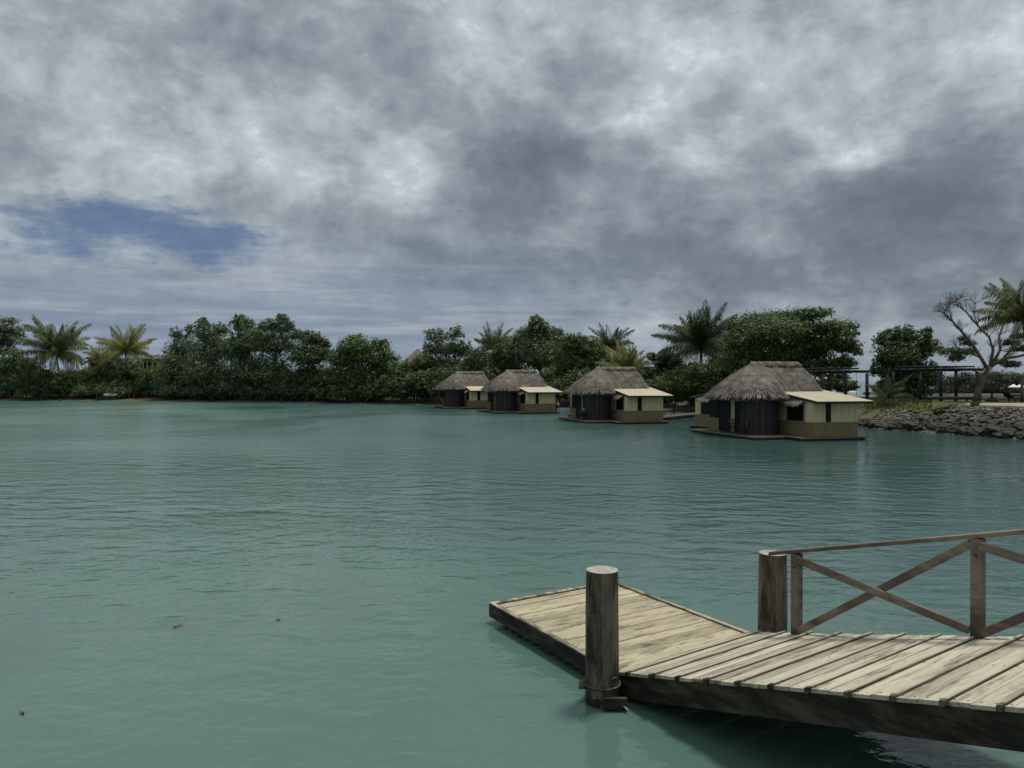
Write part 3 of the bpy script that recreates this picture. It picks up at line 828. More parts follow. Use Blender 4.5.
# grass on the lawn edge of the point
pts = []
while len(pts) < 9000:
    x, y = random.uniform(27, 46), random.uniform(50, 72)
    s_ = float(signed(np.array([x]), np.array([y]))[0])
    if s_ < 3.2: continue
    u = (x / y * F + CX)
    if u > 932 and s_ < 15.5: continue
    pts.append((x, y))
pts = np.array(pts)
z = height(pts[:, 0], pts[:, 1])
base = np.column_stack([pts, z])
n = len(base)
ang = rng.uniform(0, 2 * np.pi, n)
wd = np.column_stack([np.cos(ang), np.sin(ang), np.zeros(n)]) * .035
hgt2 = rng.uniform(.05, .2, (n, 1))
lean = rng.normal(size=(n, 3)) * .4; lean[:, 2] = 1
quad = np.stack([base - wd, base + wd, base + wd * .3 + lean * hgt2, base - wd * .3 + lean * hgt2], 1)
q = MB(); q.add_quads(quad, rng.uniform(0, 1, n))
tag(q.build('grass', M['grass']), 'short rough grass along the top of the rock bank', 'grass', kind='stuff')

# ------------------------------------------------------------------ rocks of the bank
protos = []
for k in range(9):
    bm = bmesh.new()
    bmesh.ops.create_icosphere(bm, subdivisions=3, radius=.5)
    sx, sy, sz = random.uniform(.8, 1.25), random.uniform(.8, 1.2), random.uniform(.55, .8)
    cuts = [(Vector((random.gauss(0, 1), random.gauss(0, 1), random.gauss(0, 1))).normalized(), random.uniform(.28, .4)) for _ in range(11)]
    for v_ in bm.verts:
        p = v_.co.copy()
        for nn, dd in cuts:
            e = p.dot(nn) - dd
            if e > 0: p -= nn * e * .85
        p += p.normalized() * (noise.noise(p * 3.1 + Vector((k * 7, 0, 0))) * .16 + noise.noise(p * 7 + Vector((0, k * 5, 0))) * .08)
        v_.co = Vector((p.x * sx, p.y * sy, p.z * sz))
    for mname in ('rock', 'rockdark', 'rockpale'):
        me = bpy.data.meshes.new('boulder')
        bm.to_mesh(me)
        me.materials.append(M[mname])
        protos.append((mname, me))
    bm.free()
def put_rock(x, y, s, mname, label, group, sink=.25):
    me = random.choice([p for nme, p in protos if nme == mname])
    o = bpy.data.objects.new('boulder', me)
    col.objects.link(o)
    o.location = (x, y, max(gz(x, y), -.15) + s * (.28 - sink) + .05)
    o.rotation_euler = (random.uniform(-.35, .35), random.uniform(-.35, .35), random.uniform(0, 6.28))
    o.scale = (s * random.uniform(.85, 1.35), s * random.uniform(.85, 1.2), s * random.uniform(.8, 1.1))
    tag(o, label, 'rock', group)
    return o
inw = Vector((.80, .60))
nrock = 0
for row, (off, smin, smax, mname, step) in enumerate([(.25, .6, 1.25, 'rockdark', 6.0), (.9, .6, 1.2, 'rockdark', 5.5), (1.5, .5, 1.0, 'rockdark', 5.5), (2.1, .4, .8, 'rock', 5)]):
    px = 856.0
    while px < 1060:
        p = along_shore(px)
        if p and not (px < 902 and row >= 2):
            x, y = p[0] + inw.x * (off + random.uniform(-.3, .3)), p[1] + inw.y * (off + random.uniform(-.3, .3))
            put_rock(x, y, random.uniform(smin, smax), mname,
                     'big dark weathered boulder at the foot of the bank, by the water' if row < 3 else 'middle-sized grey boulder halfway up the bank',
                     'dark boulders at the foot of the bank' if row < 3 else 'grey boulders halfway up the bank')
            nrock += 1
        px += step * random.uniform(.7, 1.3)
k = 0
while k < 170:
    px = random.uniform(888, 1050)
    p = along_shore(px)
    lo_ = 2.2
    off = random.uniform(lo_, 4.7)
    if px < 915 and off > 3.6: continue
    x, y = p[0] + inw.x * off, p[1] + inw.y * off
    mn = random.choice(('rock', 'rockpale', 'rockpale', 'rockdark'))
    put_rock(x, y, random.uniform(.22, .55), mn,
             {'rock': 'grey rubble stone on the upper bank below the path', 'rockpale': 'pale rubble stone on the upper bank below the path', 'rockdark': 'dark rubble stone on the upper bank below the path'}[mn], 'rubble stones below the path', .15)
    k += 1
q = MB()
ico = bmesh.new(); bmesh.ops.create_icosphere(ico, subdivisions=1, radius=1)
iv = np.array([v_.co[:] for v_ in ico.verts]); fi_ = [tuple(v_.index for v_ in f.verts) for f in ico.faces]; ico.free()
for _ in range(1500):
    px = random.uniform(862, 1060)
    p = along_shore(px); off = random.uniform(-.3, 5.0)
    if px < 925 and off > 3.4: continue
    x, y = p[0] + inw.x * off, p[1] + inw.y * off
    s_ = random.uniform(.06, .17)
    q.add(iv * np.array([s_ * random.uniform(.7, 1.5), s_ * random.uniform(.7, 1.5), s_ * .7]) * rng.uniform(.8, 1.2, (len(iv), 1)) + np.array([x, y, gz(x, y) + s_ * .4]), fi_)
tag(q.build('small_stones', M['rockpale']), 'loose small stones filling the rock bank', 'stones', kind='stuff')
# sprouting tufts on the bank
for (px, off, s_, lab) in ((920, 3.0, .5, 'small green weed tuft on the rock bank, nearest the dense tree'), (1020, 2.8, .7, 'green weed tuft on the rock bank near the right edge'), (948, 4.6, .45, 'low weed tuft at the top of the rock bank under the pergola')):
    p = along_shore(px); x, y = p[0] + inw.x * off, p[1] + inw.y * off
    quad, tint = leaf_cloud([(0, 0, .3, s_ * .7, s_ * .7, .25)], 300, .14)
    q = MB(); q.add_quads(quad, tint)
    o = q.build('weed_tuft', M['leaf_lime']); o.location = (x, y, gz(x, y))
    tag(o, lab, 'plant', 'weed tufts on the rock bank')
# a few rocks on the left mud
for (px, d, s_) in ((236, 125.5, .5), (322, 118.8, .6), (300, 121, .4), (60, 133.6, .5), (28, 133.8, .4), (170, 129.5, .45), (415, 110.6, .6), (190, 128.2, .35)):
    x = (px - CX) / F * d
    put_rock(x, d, s_, 'rock', 'small grey rock on the mud strip of the far shore', 'small rocks on the far mud', .2)

# ------------------------------------------------------------------ villas on the water
def thatch_roof():
    """hipped roof with a rounded left end: rings from eave to ridge, then loose straw over it"""
    ru0, ru1, rv, rz = -.75, 2.75, 5.2, 4.98
    ez = 2.84
    outline = []
    R1 = 2.95
    def lift(u): return float(smoothstep(u, -.6, .15))
    for k in range(25):                                     # rounded left end
        a = math.pi / 2 + math.pi * k / 24
        outline.append((ru0 + R1 * math.cos(a), rv + 3.3 * math.sin(a), ez))
    hw = 1.75
    for k in range(1, 12):
        u = ru0 + (3.2 - ru0) * k / 12
        outline.append((u, rv - 3.3 + (3.3 - hw) * lift(u), ez + .26 * lift(u)))
    for k in range(5):
        a = -math.pi / 2 + (math.pi / 2) * k / 4
        outline.append((3.2 + .4 * math.cos(a), rv - hw + .4 + .4 * math.sin(a), ez + .26))
    for k in range(1, 6): outline.append((3.6, rv - hw + .4 + (2 * hw - .8) * k / 6, ez + .26))
    for k in range(5):
        a = (math.pi / 2) * k / 4
        outline.append((3.2 + .4 * math.cos(a), rv + hw - .4 + .4 * math.sin(a), ez + .26))
    for k in range(1, 12):
        u = 3.2 - (3.2 - ru0) * k / 12
        outline.append((u, rv + 3.3 - (3.3 - hw) * lift(u), ez + .26 * lift(u)))
    n = len(outline)
    rows = 9
    V = np.zeros((rows, n, 3))
    for i, (u, v_, e0) in enumerate(outline):
        tu = min(max(u, ru0), ru1)
        for j in range(rows):
            s_ = j / (rows - 1)
            z_ = e0 + (rz - e0) * (s_ ** .92) + .10 * math.sin(math.pi * s_)
            wob = .05 * noise.noise(Vector((u * 1.3, v_ * 1.3, s_ * 4))) * (1 - s_ * .5)
            V[j, i] = (u + (tu - u) * s_ + wob, v_ + (rv - v_) * s_ + wob * .5, z_ + .07 * noise.noise(Vector((u * .8, v_ * .8, j * .7))))
    mb = MB()
    ring = lambda j: [tuple(p) for p in V[j]]
    allv = [p for j in range(rows) for p in ring(j)]
    faces = [(j * n + i, j * n + (i + 1) % n, (j + 1) * n + (i + 1) % n, (j + 1) * n + i) for j in range(rows - 1) for i in range(n)]
    # thick eave: a drop and an underside that rises to the walls
    b1 = len(allv); allv += [(p[0] * .985 + .02, rv + (p[1] - rv) * .985, p[2] - .26 + .05 * noise.noise(Vector(p) * 3)) for p in ring(0)]
    b2 = len(allv); allv += [(ru0 + (p[0] - ru0) * .72 if p[0] < ru0 else p[0] * .8, rv + (p[1] - rv) * .72, p[2] + .12) for p in ring(0)]
    faces += [(b1 + i, b1 + (i + 1) % n, (i + 1) % n, i) for i in range(n)]
    faces += [(b2 + i, b2 + (i + 1) % n, b1 + (i + 1) % n, b1 + i) for i in range(n)]
    mb.add(allv, faces, .42)
    # straw
    quads, tints = [], []
    for _ in range(9000):
        i = random.random() * n; s_ = random.random() ** 1.25 * (rows - 1.001)
        i0, j0 = int(i) % n, int(s_)
        i1 = (i0 + 1) % n
        fu, fv = i - int(i), s_ - j0
        p = (V[j0, i0] * (1 - fu) + V[j0, i1] * fu) * (1 - fv) + (V[j0 + 1, i0] * (1 - fu) + V[j0 + 1, i1] * fu) * fv
        dn = V[0, i0] * (1 - fu) + V[0, i1] * fu - (V[rows - 1, i0] * (1 - fu) + V[rows - 1, i1] * fu)
        dn /= np.linalg.norm(dn)
        side = np.cross(dn, (0, 0, 1)); side /= np.linalg.norm(side)
        up = np.cross(side, dn)
        if up[2] < 0: up = -up
        dn = dn + side * random.gauss(0, .07)
        ln, wd_ = random.uniform(.25, .7), random.uniform(.02, .055)
        a = p + up * random.uniform(.0, .03); e = p + dn * ln + up * random.uniform(.01, .05)
        if e[2] < 2.45: continue
        quads.append([a - side * wd_, a + side * wd_, e + side * wd_ * .4, e - side * wd_ * .4])
        tints.append(min(1, max(0, random.gauss(.5, .22))))
    for _ in range(2600):                                      # ragged fringe hanging from the eave
        i = random.random() * n; i0 = int(i) % n; i1 = (i0 + 1) % n; fu = i - int(i)
        p = V[0, i0] * (1 - fu) + V[0, i1] * fu
        c_ = np.array([min(max(p[0], ru0), ru1), rv, p[2]]); out = p - c_; out /= np.linalg.norm(out)
        side = np.cross(out, (0, 0, 1))
        ln, wd_ = random.uniform(.2, .42), random.uniform(.015, .045)
        a = p + out * random.uniform(-.06, .04) + np.array([0, 0, random.uniform(-.08, .05)]); e = a + out * random.uniform(-.02, .10) + np.array([0, 0, -ln]) + side * random.gauss(0, .05)
        quads.append([a - side * wd_, a + side * wd_, e + side * wd_ * .4, e - side * wd_ * .4])
        tints.append(min(1, max(0, random.gauss(.5, .25))))
    for _ in range(900):                                       # ridge cap
        u = random.uniform(ru0 - .2, ru1 + .15); sg = random.choice((-1, 1))
        a = np.array([u, rv, rz + random.uniform(.0, .09)]); e = a + np.array([random.gauss(0, .06), sg * random.uniform(.25, .5), -random.uniform(.2, .4)])
        wd_ = random.uniform(.03, .06); s2 = np.array([1, 0, 0])
        quads.append([a - s2 * wd_, a + s2 * wd_, e + s2 * wd_ * .5, e - s2 * wd_ * .5])
        tints.append(min(1, max(0, random.gauss(.5, .2))))
    mb.add_quads(np.array(quads), np.array(tints))
    return mb

def annex(root, mirror):
    """cream and olive side room with a sheet roof that slopes away from the thatch"""
    def fn(u, v_, z_): return (u - 1.0, 12.3 - v_, z_) if mirror else (u, v_, z_)
    W, Dp, zb, zw = 3.3, 4.3, .212, 1.10
    def topz(v_): return 2.44 + .14 * v_
    a = MB()
    # cream shell: four walls with a sloped top
    v_ = [fn(0, 0, zw), fn(W, 0, zw), fn(W, Dp, zw), fn(0, Dp, zw), fn(0, 0, topz(0)), fn(W, 0, topz(0)), fn(W, Dp, topz(Dp)), fn(0, Dp, topz(Dp))]
    fc = [(0, 1, 5, 4), (1, 2, 6, 5), (2, 3, 7, 6), (3, 0, 4, 7), (4, 5, 6, 7)]
    if mirror: fc = [f[::-1] for f in fc]
    a.add(v_, fc)
    for (u0, u1) in ((-.035, .16), (.80, .9), (1.36, 1.46), (2.42, 2.48), (W - .1, W + .035)):      # cover strips on the long wall
        a.box(u0, u1, -.03, .05, zw + .003, topz(0) - .02, fn=fn)
    a.box(-.03, .05, .06, .42, zw + .003, topz(.2) - .02, fn=fn)
    wall = a.build('annex_wall', M['cream'], root)
    wn = MB()
    wn.box(-.05, W + .05, -.05, Dp, zb, zw, .5, fn)
    wn.box(-.075, W + .075, -.075, Dp, zw - .05, zw + .02, .8, fn)
    k = 0
    u = 0.0
    while u <= W + .01:
        wn.box(u - .028, u + .028, -.078, -.04, zb + .01, zw - .052, .95, fn); u += .3
    vv_ = .15
    while vv_ < Dp:
        wn.box(-.078, -.04, vv_ - .028, vv_ + .028, zb + .01, zw - .052, .95, fn)
        wn.box(W + .04, W + .078, vv_ - .028, vv_ + .028, zb + .01, zw - .052, .95, fn); vv_ += .3
    wn.build('wainscot', M['olive'], root)
    # narrow dark door slot on the long wall
    s = MB(); s.box(.94, 1.32, -.02, .03, zw + .022, topz(0) - .12, .5, fn)
    sl_ = s.build('narrow_window', M['dark'], root)
    # wide window on the short wall, with frame and thatch awning
    s = MB(); s.box(-.02, .03, .85, 2.45, zw + .06, 2.16, .5, fn)
    win = s.build('window', M['dark'], root)
    f = MB()
    for (a0, a1, z0, z1) in ((.79, .85, zw + .025, 2.2), (2.45, 2.51, zw + .025, 2.2), (.85, 2.45, 2.16, 2.21), (.85, 2.45, zw + .025, zw + .06)):
        f.box(-.05, .02, a0, a1, z0, z1, .5, fn)
    f.build('frame', M['trimwood'], win)
    aw = MB()
    aw.box(-.42, .0, .75, 2.55, 2.2, 2.26, .4, lambda u_, v2, z2: fn(u_, v2, z2 + .3 + u_ * -.0 + u_ * .75))
    qd, tn = [], []
    for _ in range(260):
        vv2 = random.uniform(.73, 2.57); u0 = random.uniform(-.42, -.1)
        p0 = fn(u0, vv2, 2.57 + u0 * .75); p1 = fn(u0 - .16, vv2 + random.uniform(-.04, .04), 2.57 + u0 * .75 - random.uniform(.12, .26))
        s0 = np.array([0, .03, 0])
        qd.append([np.array(p0) - s0, np.array(p0) + s0, np.array(p1) + s0 * .5, np.array(p1) - s0 * .5]); tn.append(random.random())
    aw.add_quads(np.array(qd), np.array(tn))
    aw.build('window_awning', M['thatch'], root)
    # roof sheet with dark fascia
    r_ = MB()
    def rf(u_, v2, z2): return fn(u_, v2, topz(v2) + z2)
    n_ = 26
    for k in range(n_):                                            # shallow corrugation, one strip per rib
        u0, u1 = -.12 + (W + .85) * k / n_, -.12 + (W + .85) * (k + 1) / n_
        r_.box(u0, u1 - .012, -.62, Dp + .4, .06, .085 + (.012 if k % 2 else 0), .5, rf)
    rs_ = r_.build('annex_roof', M['roofsheet'], root)
    f = MB()
    f.box(-.14, W + .75, -.60, -.55, -.06, .058, .5, rf)
    f.box(-.14, -.09, -.548, Dp, -.06, .058, .5, rf)
    f.box(W + .70, W + .75, -.548, Dp, -.06, .058, .5, rf)
    for k in range(5): f.box(.1 + k * .8, .17 + k * .8, -.548, Dp, -.05, .057, .5, rf)
    f.build('fascia', M['blackwood'], rs_)

def make_villa():
    root = empty('floating_villa')
    # float and deck
    h = MB()
    h.box(-3.4, 3.6, 1.0, 8.85, -.25, .163)
    h.box(-1.2, 3.6, -.42, .998, -.25, .163)
    h.box(-1.15, 3.0, 8.852, 12.9, -.25, .163)
    h.build('float', M['hull'], root, bevel=.02)
    dk = MB()
    y = 1.0
    while y < 8.9:
        dk.box(-3.44, 3.65, y, min(8.9, y + .135), .165, .205, random.random()); y += .145
    for (y0, y1) in ((-.45, .985), (8.91, 12.95)):
        y = y0
        while y < y1 - .1:
            dk.box(-1.25 if y < 5 else -1.2, 3.66 if y < 5 else 3.05, y, y + .135, .165, .205, random.random()); y += .145
    dk.build('deck', M['redboard'], root)
    e = MB()
    e.box(-3.48, -3.445, .95, 8.9, .12, .212); e.box(-3.48, -1.3, .955, .995, .12, .212)
    e.box(-1.3, 3.67, -.49, -.455, .12, .212); e.box(3.67, 3.71, -.49, 8.9, .12, .212)
    e.build('deck_edge', M['trimwood'], root)
    # main room
    a = MB()
    a.box(-2.3, 3.2, 3.5, 7.4, .206, 3.0)
    wall = a.build('wall', M['cream'], root)
    wn = MB()
    wn.box(-2.35, -2.305, 3.5, 8.2, .21, 1.1)
    y = 3.0
    while y < 8.2:
        wn.box(-2.375, -2.352, y, y + .05, .215, 1.08, .9); y += .3
    wn.build('wall_wainscot', M['olive'], wall)
    for (y0, y1, z0) in ((3.7, 4.75, .23), (5.55, 6.7, .23), (7.0, 7.9, 1.12)):
        s = MB(); s.box(-2.395, -2.356, y0, y1, z0, 2.3)
        d_ = s.build('glass_door' if z0 < 1 else 'window', M['dark'], root)
        f = MB()
        f.box(-2.42, -2.33, y0 - .07, y0 - .002, z0, 2.37); f.box(-2.42, -2.33, y1 + .002, y1 + .07, z0, 2.37); f.box(-2.42, -2.33, y0, y1, 2.302, 2.37)
        f.box(-2.41, -2.396, (y0 + y1) / 2 - .03, (y0 + y1) / 2 + .03, z0, 2.3)
        f.build('frame', M['blackwood'], d_)
    # plank bay under the round end of the roof
    bmb = MB()
    cx_, cy_, r0 = -1.5, 3.5, 1.28
    n = 34
    for k in range(n):
        a0, a1 = math.pi * (.98) + (math.pi * 1.06) * k / n, math.pi * .98 + math.pi * 1.06 * (k + .94) / n
        for rr, aa, ab, tn in ((r0 + random.uniform(0, .012), a0, a1, random.random()), ):
            vv = [(cx_ + (rr + dr) * math.cos(x), cy_ + (rr + dr) * math.sin(x) * .95, z_) for z_ in (.16, 2.5) for dr, x in ((-.05, aa), (-.05, ab), (0, ab), (0, aa))]
            bmb.add(vv, [(0, 1, 2, 3)[::-1], (4, 5, 6, 7), (3, 2, 6, 7), (2, 1, 5, 6), (1, 0, 4, 5), (0, 3, 7, 4)], tn)
    nn = 28
    vv = [(cx_ + (r0 - .045) * math.cos(math.pi * .98 + math.pi * 1.06 * k / nn), cy_ + (r0 - .045) * math.sin(math.pi * .98 + math.pi * 1.06 * k / nn) * .95, z_) for z_ in (.15, 2.5) for k in range(nn + 1)]
    bmb.add(vv, [(k, k + 1, k + nn + 2, k + nn + 1) for k in range(nn)], .1)
    bmb.build('plank_bay', M['bay'], root)
    annex(root, False)
    annex(root, True)
    thatch_roof().build('thatched_roof', M['thatch'], root)
    return root

VG = 'thatched villas floating on the lagoon'
villa = make_villa()
spots = [(813, 44.9, 16, 'nearest and largest thatched villa, its dark plank bay beside a deck with two chairs'),
         (627.6, 62.4, 14, 'second nearest thatched villa, right in front of the yellow palm'),
         (527.7, 81.5, 18, 'third thatched villa from the right, partly covering the farthest one'),
         (470.5, 95.5, 15, 'farthest and smallest thatched villa, leftmost of the row')]
villas = []
for i, (px, d, rz, lab) in enumerate(spots):
    o = villa if i == 0 else copy_tree(villa)
    o.location = ((px - CX) / F * d, d, 0)
    o.rotation_euler = (0, 0, math.radians(rz))
    tag(o, lab, 'villa', VG)
    villas.append(o)
def on_villa(i, u, v_, z_=.206):
    px, d, rz, _ = spots[i]
    a = math.radians(rz); bx = (px - CX) / F * d
    return (bx + u * math.cos(a) - v_ * math.sin(a), d + u * math.sin(a) + v_ * math.cos(a), z_)

def deck_chair():
    root = empty('deck_chair')
    s = MB()
    for k in range(5): s.box(-.26, .26, -.26 + k * .104, -.17 + k * .104, .40, .43, random.random())
    s.build('seat', M['blackwood'], root)
    bk = MB()
    for z0 in (.5, .63, .76, .88): bk.box(-.25, .25, .27, .295, z0, z0 + .075, .5)
    bk.build('backrest', M['trimwood'], root)
    for (x, y, zt) in ((-.25, -.25, .62), (.25, -.25, .62), (-.25, .27, 1.0), (.25, .27, 1.0)):
        l = MB(); l.box(x - .025, x + .025, y - .025, y + .025, 0, zt); l.build('leg', M['blackwood'], root)
    for x in (-.25, .25):
        l = MB(); l.box(x - .035, x + .035, -.28, .25, .622, .65); l.build('armrest', M['blackwood'], root)
    return root
c0 = deck_chair()
c0.location = on_villa(0, -2.95, 4.6); c0.rotation_euler = (0, 0, math.radians(15 - 70))
tag(c0, 'left of the two dark chairs on the deck of the nearest villa', 'chair', 'chairs on the villa decks')
c1 = copy_tree(c0); c1.location = on_villa(0, -3.05, 2.95); c1.rotation_euler = (0, 0, math.radians(15 - 110))
tag(c1, 'right of the two dark chairs, close against the dark plank bay of the nearest villa', 'chair', 'chairs on the villa decks')

def kettle_grill(loc):
    root = empty('covered_grill', loc)
    tag(root, 'small dark round grill with a pale lid knob on the second nearest villa deck', 'grill')
    b_ = MB(); b_.tube([(0, 0, .3), (0, 0, .42), (0, 0, .6), (0, 0, .66)], [.12, .3, .38, .38], 14); b_.build('bowl', M['blackwood'], root, smooth=True)
    l = MB(); l.tube([(0, 0, .662), (0, 0, .8), (0, 0, .9), (0, 0, .93)], [.38, .32, .18, .06], 14); ld = l.build('lid', M['blackwood'], root, smooth=True)
    k = MB(); k.tube([(0, 0, .932), (0, 0, .99), (0, 0, 1.02)], [.05, .1, .08], 10); k.build('knob', M['white'], ld, smooth=True)
    for a in (0, 2.1, 4.2):
        g_ = MB(); g_.tube([(.12 * math.cos(a), .12 * math.sin(a), .35), (.3 * math.cos(a), .3 * math.sin(a), 0)], .02, 6); g_.build('leg', M['blackwood'], root)
kettle_grill(on_villa(1, -3.1, 2.6))

def flower_pot(loc):
    root = empty('flower_pot', loc)
    tag(root, 'dark pot of red and white blooms on the deck of the third villa', 'potted plant')
    p = MB(); p.tube([(0, 0, 0), (0, 0, .1), (0, 0, .4), (0, 0, .46)], [.2, .24, .33, .35], 14); p.build('pot', M['blackwood'], root, smooth=True)
    quad, tint = leaf_cloud([(0, 0, .75, .5, .5, .38)], 300, .16); f = MB(); f.add_quads(quad, tint); f.build('leaves', M['leaf_dark'], root)
    for nm, mt, n in (('red_blooms', 'redcloth', 70), ('white_blooms', 'white', 26)):
        f = MB()
        for _ in range(n):
            a, e = random.uniform(0, 6.28), random.uniform(-.2, 1.2)
            c_ = np.array([math.cos(a) * math.cos(e) * .52, math.sin(a) * math.cos(e) * .52, .75 + .42 * math.sin(e)])
            f.add(iv * random.uniform(.05, .09) + c_, fi_)
        f.build(nm, M[mt], root)
flower_pot(on_villa(2, 3.5, .6))

# low boardwalk that links the villas to the shore behind
def boardwalk(name, a, b_, wdt, lab):
    a, b_ = Vector((a[0], a[1], 0)), Vector((b_[0], b_[1], 0))
    d_ = (b_ - a); L = d_.length; rz = math.atan2(d_.y, d_.x)
    root = empty(name, a, rz); tag(root, lab, 'boardwalk', 'boardwalks from the villas to the shore')
    k = MB(); x = 0
    while x < L:
        k.box(x, x + .17, -wdt / 2, wdt / 2, .26, .30, random.random()); x += .185
    k.build('deck', M['redboard'], root)
    for s_ in (-1, 1):
        g_ = MB(); g_.box(0, L, s_ * wdt / 2 - .05, s_ * wdt / 2 + .05, .1, .255); g_.build('side_beam', M['hull'], root)
    x = .6
    while x < L:
        for s_ in (-1, 1):
            g_ = MB(); g_.tube([(x, s_ * (wdt / 2 - .15), -.6), (x, s_ * (wdt / 2 - .15), .1)], .08, 8); g_.build('pile', M['algae'], root)
        x += 2.6
boardwalk('boardwalk', on_villa(0, 1, 12.9), (24.6, 74.5), 1.5, 'low dark boardwalk running to shore behind the nearest villa')
boardwalk('boardwalk', on_villa(1, 3.7, 3.5), (22.2, 80), 1.5, 'low dark boardwalk on the right of the second nearest villa')

# ------------------------------------------------------------------ buildings on the shore
def house(name, lab, px0, px1, py_eave, py_ridge, d, wins, mw, mr, hip=.25, depth=6, py_base=None):
    a, b_ = at(px0, py_eave, d), at(px1, py_eave, d)
    zr = at(px0, py_ridge, d).z
    w_ = b_.x - a.x
    cx_ = (a.x + b_.x) / 2
    g0 = max(0, gz(cx_, d)) - .2
    root = empty(name, (cx_, d, g0)); tag(root, lab, 'building')
    ze, zr = a.z - g0, zr - g0
    q = MB(); q.box(-w_ / 2, w_ / 2, 0, depth, 0, ze); q.build('wall', M[mw], root)
    r_ = MB(); o_ = .5
    v_ = [(-w_ / 2 - o_, -o_, ze + .01), (w_ / 2 + o_, -o_, ze + .01), (w_ / 2 + o_, depth + o_, ze + .01), (-w_ / 2 - o_, depth + o_, ze + .01),
          (-w_ / 2 + w_ * hip, depth / 2, zr), (w_ / 2 - w_ * hip, depth / 2, zr)]
    v_ += [(p[0], p[1], p[2] + .15) for p in v_[:4]]
    r_.add(v_, [(0, 3, 2, 1), (0, 1, 7, 6), (1, 2, 8, 7), (2, 3, 9, 8), (3, 0, 6, 9), (6, 7, 5, 4), (8, 9, 4, 5), (7, 8, 5), (9, 6, 4)])
    r_.build('roof', M[mr], root)
    for (u0, u1, z0, z1) in wins:
        k = MB(); k.box(-w_ / 2 + u0 * w_, -w_ / 2 + u1 * w_, -.03, .02, ze * z0, ze * z1); wn = k.build('window', M['dark'], root)
        f = MB(); x0, x1 = -w_ / 2 + u0 * w_, -w_ / 2 + u1 * w_
        f.box(x0 - .1, x1 + .1, -.06, .02, ze * z0 - .12, ze * z0 - .003); f.box(x0 - .1, x0 - .003, -.05, .02, ze * z0, ze * z1); f.box(x1 + .003, x1 + .1, -.05, .02, ze * z0, ze * z1)
        f.build('frame', M[mw], wn)
house('pale_house', 'small pale house with a dark roof and square openings behind the yellowing palm', 137, 162, 359.5, 354.5, 152, [(.13, .22, .72, .92), (.28, .38, .72, .92), (.44, .58, .72, .92), (.68, .78, .72, .92)], 'housewall', 'houseroof')
house('garden_shelter', 'low grey-roofed shelter half hidden between the two left palms', 88, 108, 359, 352, 156, [(.1, .55, .3, .9)], 'housewall', 'houseroof')
house('thatched_hut', 'pale thatched gable showing above the shrubs left of the farthest villa', 402, 430, 366, 348, 132, [(.3, .6, .4, .85)], 'housewall', 'thatch', hip=.47)
def block_house():
    d = 100
    a, b_ = at(638, 368, d), at(666, 368, d)
    g0 = gz((a.x + b_.x) / 2, d) - .2
    root = empty('concrete_building', ((a.x + b_.x) / 2, d, g0)); tag(root, 'grey concrete building with two small square openings behind the villas', 'building')
    w_ = b_.x - a.x; ze = a.z - g0
    q = MB(); q.box(-w_ / 2, w_ / 2, 0, 5, 0, ze); q.build('wall', M['concrete'], root)
    q = MB(); q.box(-w_ / 2 - .2, w_ / 2 + 3.2, -.35, 5.3, ze + .003, ze + .2); q.build('roof', M['houseroof'], root)
    for px in (644.5, 651.0):
        x = (px - CX) / F * d - (a.x + b_.x) / 2
        q = MB(); q.box(x, x + .48, -.03, .02, ze - 1.05, ze - .45); q.build('window', M['dark'], root)
    for x in (w_ / 2 + 2.9,):
        q = MB(); q.box(x - .1, x + .1, 0, .2, 0, ze); q.build('column', M['concrete'], root)
block_house()

# white block on the mud
q = MB()
o = empty('concrete_block', (at(110, 397, 134.3).x, 134.6, .3))
tag(o, 'white-topped concrete block lying on the mud of the left shore', 'concrete block')
q.box(-1.05, 1.05, -.5, .5, -.3, .6); q.build('block', M['hull'], o, bevel=.06)
q = MB(); q.box(-1.1, 1.1, -.55, .55, .603, 1.1); q.build('cap', M['white'], o, bevel=.1)

# ------------------------------------------------------------------ pergolas and lawn furniture on the point
def pergola(name, posts, d, dback, ytop, ybeam, x0, x1, lab):
    b0 = at((x0 + x1) / 2, 400, d)
    g0 = 1.97
    root = empty(name, (b0.x, d, g0)); tag(root, lab, 'pergola', 'black timber pergolas on the lawn')
    ztop = at(0, ybeam, d).z - g0
    xs = []
    for px in posts:
        x = (px - CX) / F * d - b0.x; xs.append(x)
        p = MB(); p.tube([(x, 0, -.2), (x, 0, ztop)], .135, 9, jitter=.1); p.build('post', M['blackwood'], root, smooth=True)
    p = MB(); p.tube([(xs[0] - .6, dback, -.2), (xs[0] - .6, dback, ztop)], .12, 9); p.build('post', M['blackwood'], root, smooth=True)
    xa, xb = (x0 - CX) / F * d - b0.x, (x1 - CX) / F * d - b0.x
    for y in (0, dback):
        p = MB(); p.tube([(xa, y, ztop + .17), ((xa + xb) / 2, y, ztop + .19), (xb, y, ztop + .16)], .125, 9); p.build('beam', M['blackwood'], root, smooth=True)
    k = xa + .3
    while k < xb - .6:
        p = MB(); p.tube([(k, -.6, ztop + .42), (k + .1, dback + .6, ztop + .44)], .07, 7); p.build('rafter', M['blackwood'], root, smooth=True)
        k += .75
    return root, xs, ztop
pr, xs, zt = pergola('pergola', [920, 941, 956, 977], 62, 3.2, 366, 371.5, 914, 983, 'black timber pergola with hanging cords beside the leaning tree, right one')
for px in (946.5, 949.5, 951.5, 969.5, 973):
    x = (px - CX) / F * 62 - pr.location.x
    p = MB(); p.tube([(x, 1.0, .75), (x, 1.0, zt + .3)], .018, 5); p.build('cord', M['blackwood'], pr)
pl, xs2, zt2 = pergola('pergola', [822, 845.5, 867], 61, 3.2, 368, 373.5, 816, 869, 'black timber pergola behind the nearest villa roof, left one')
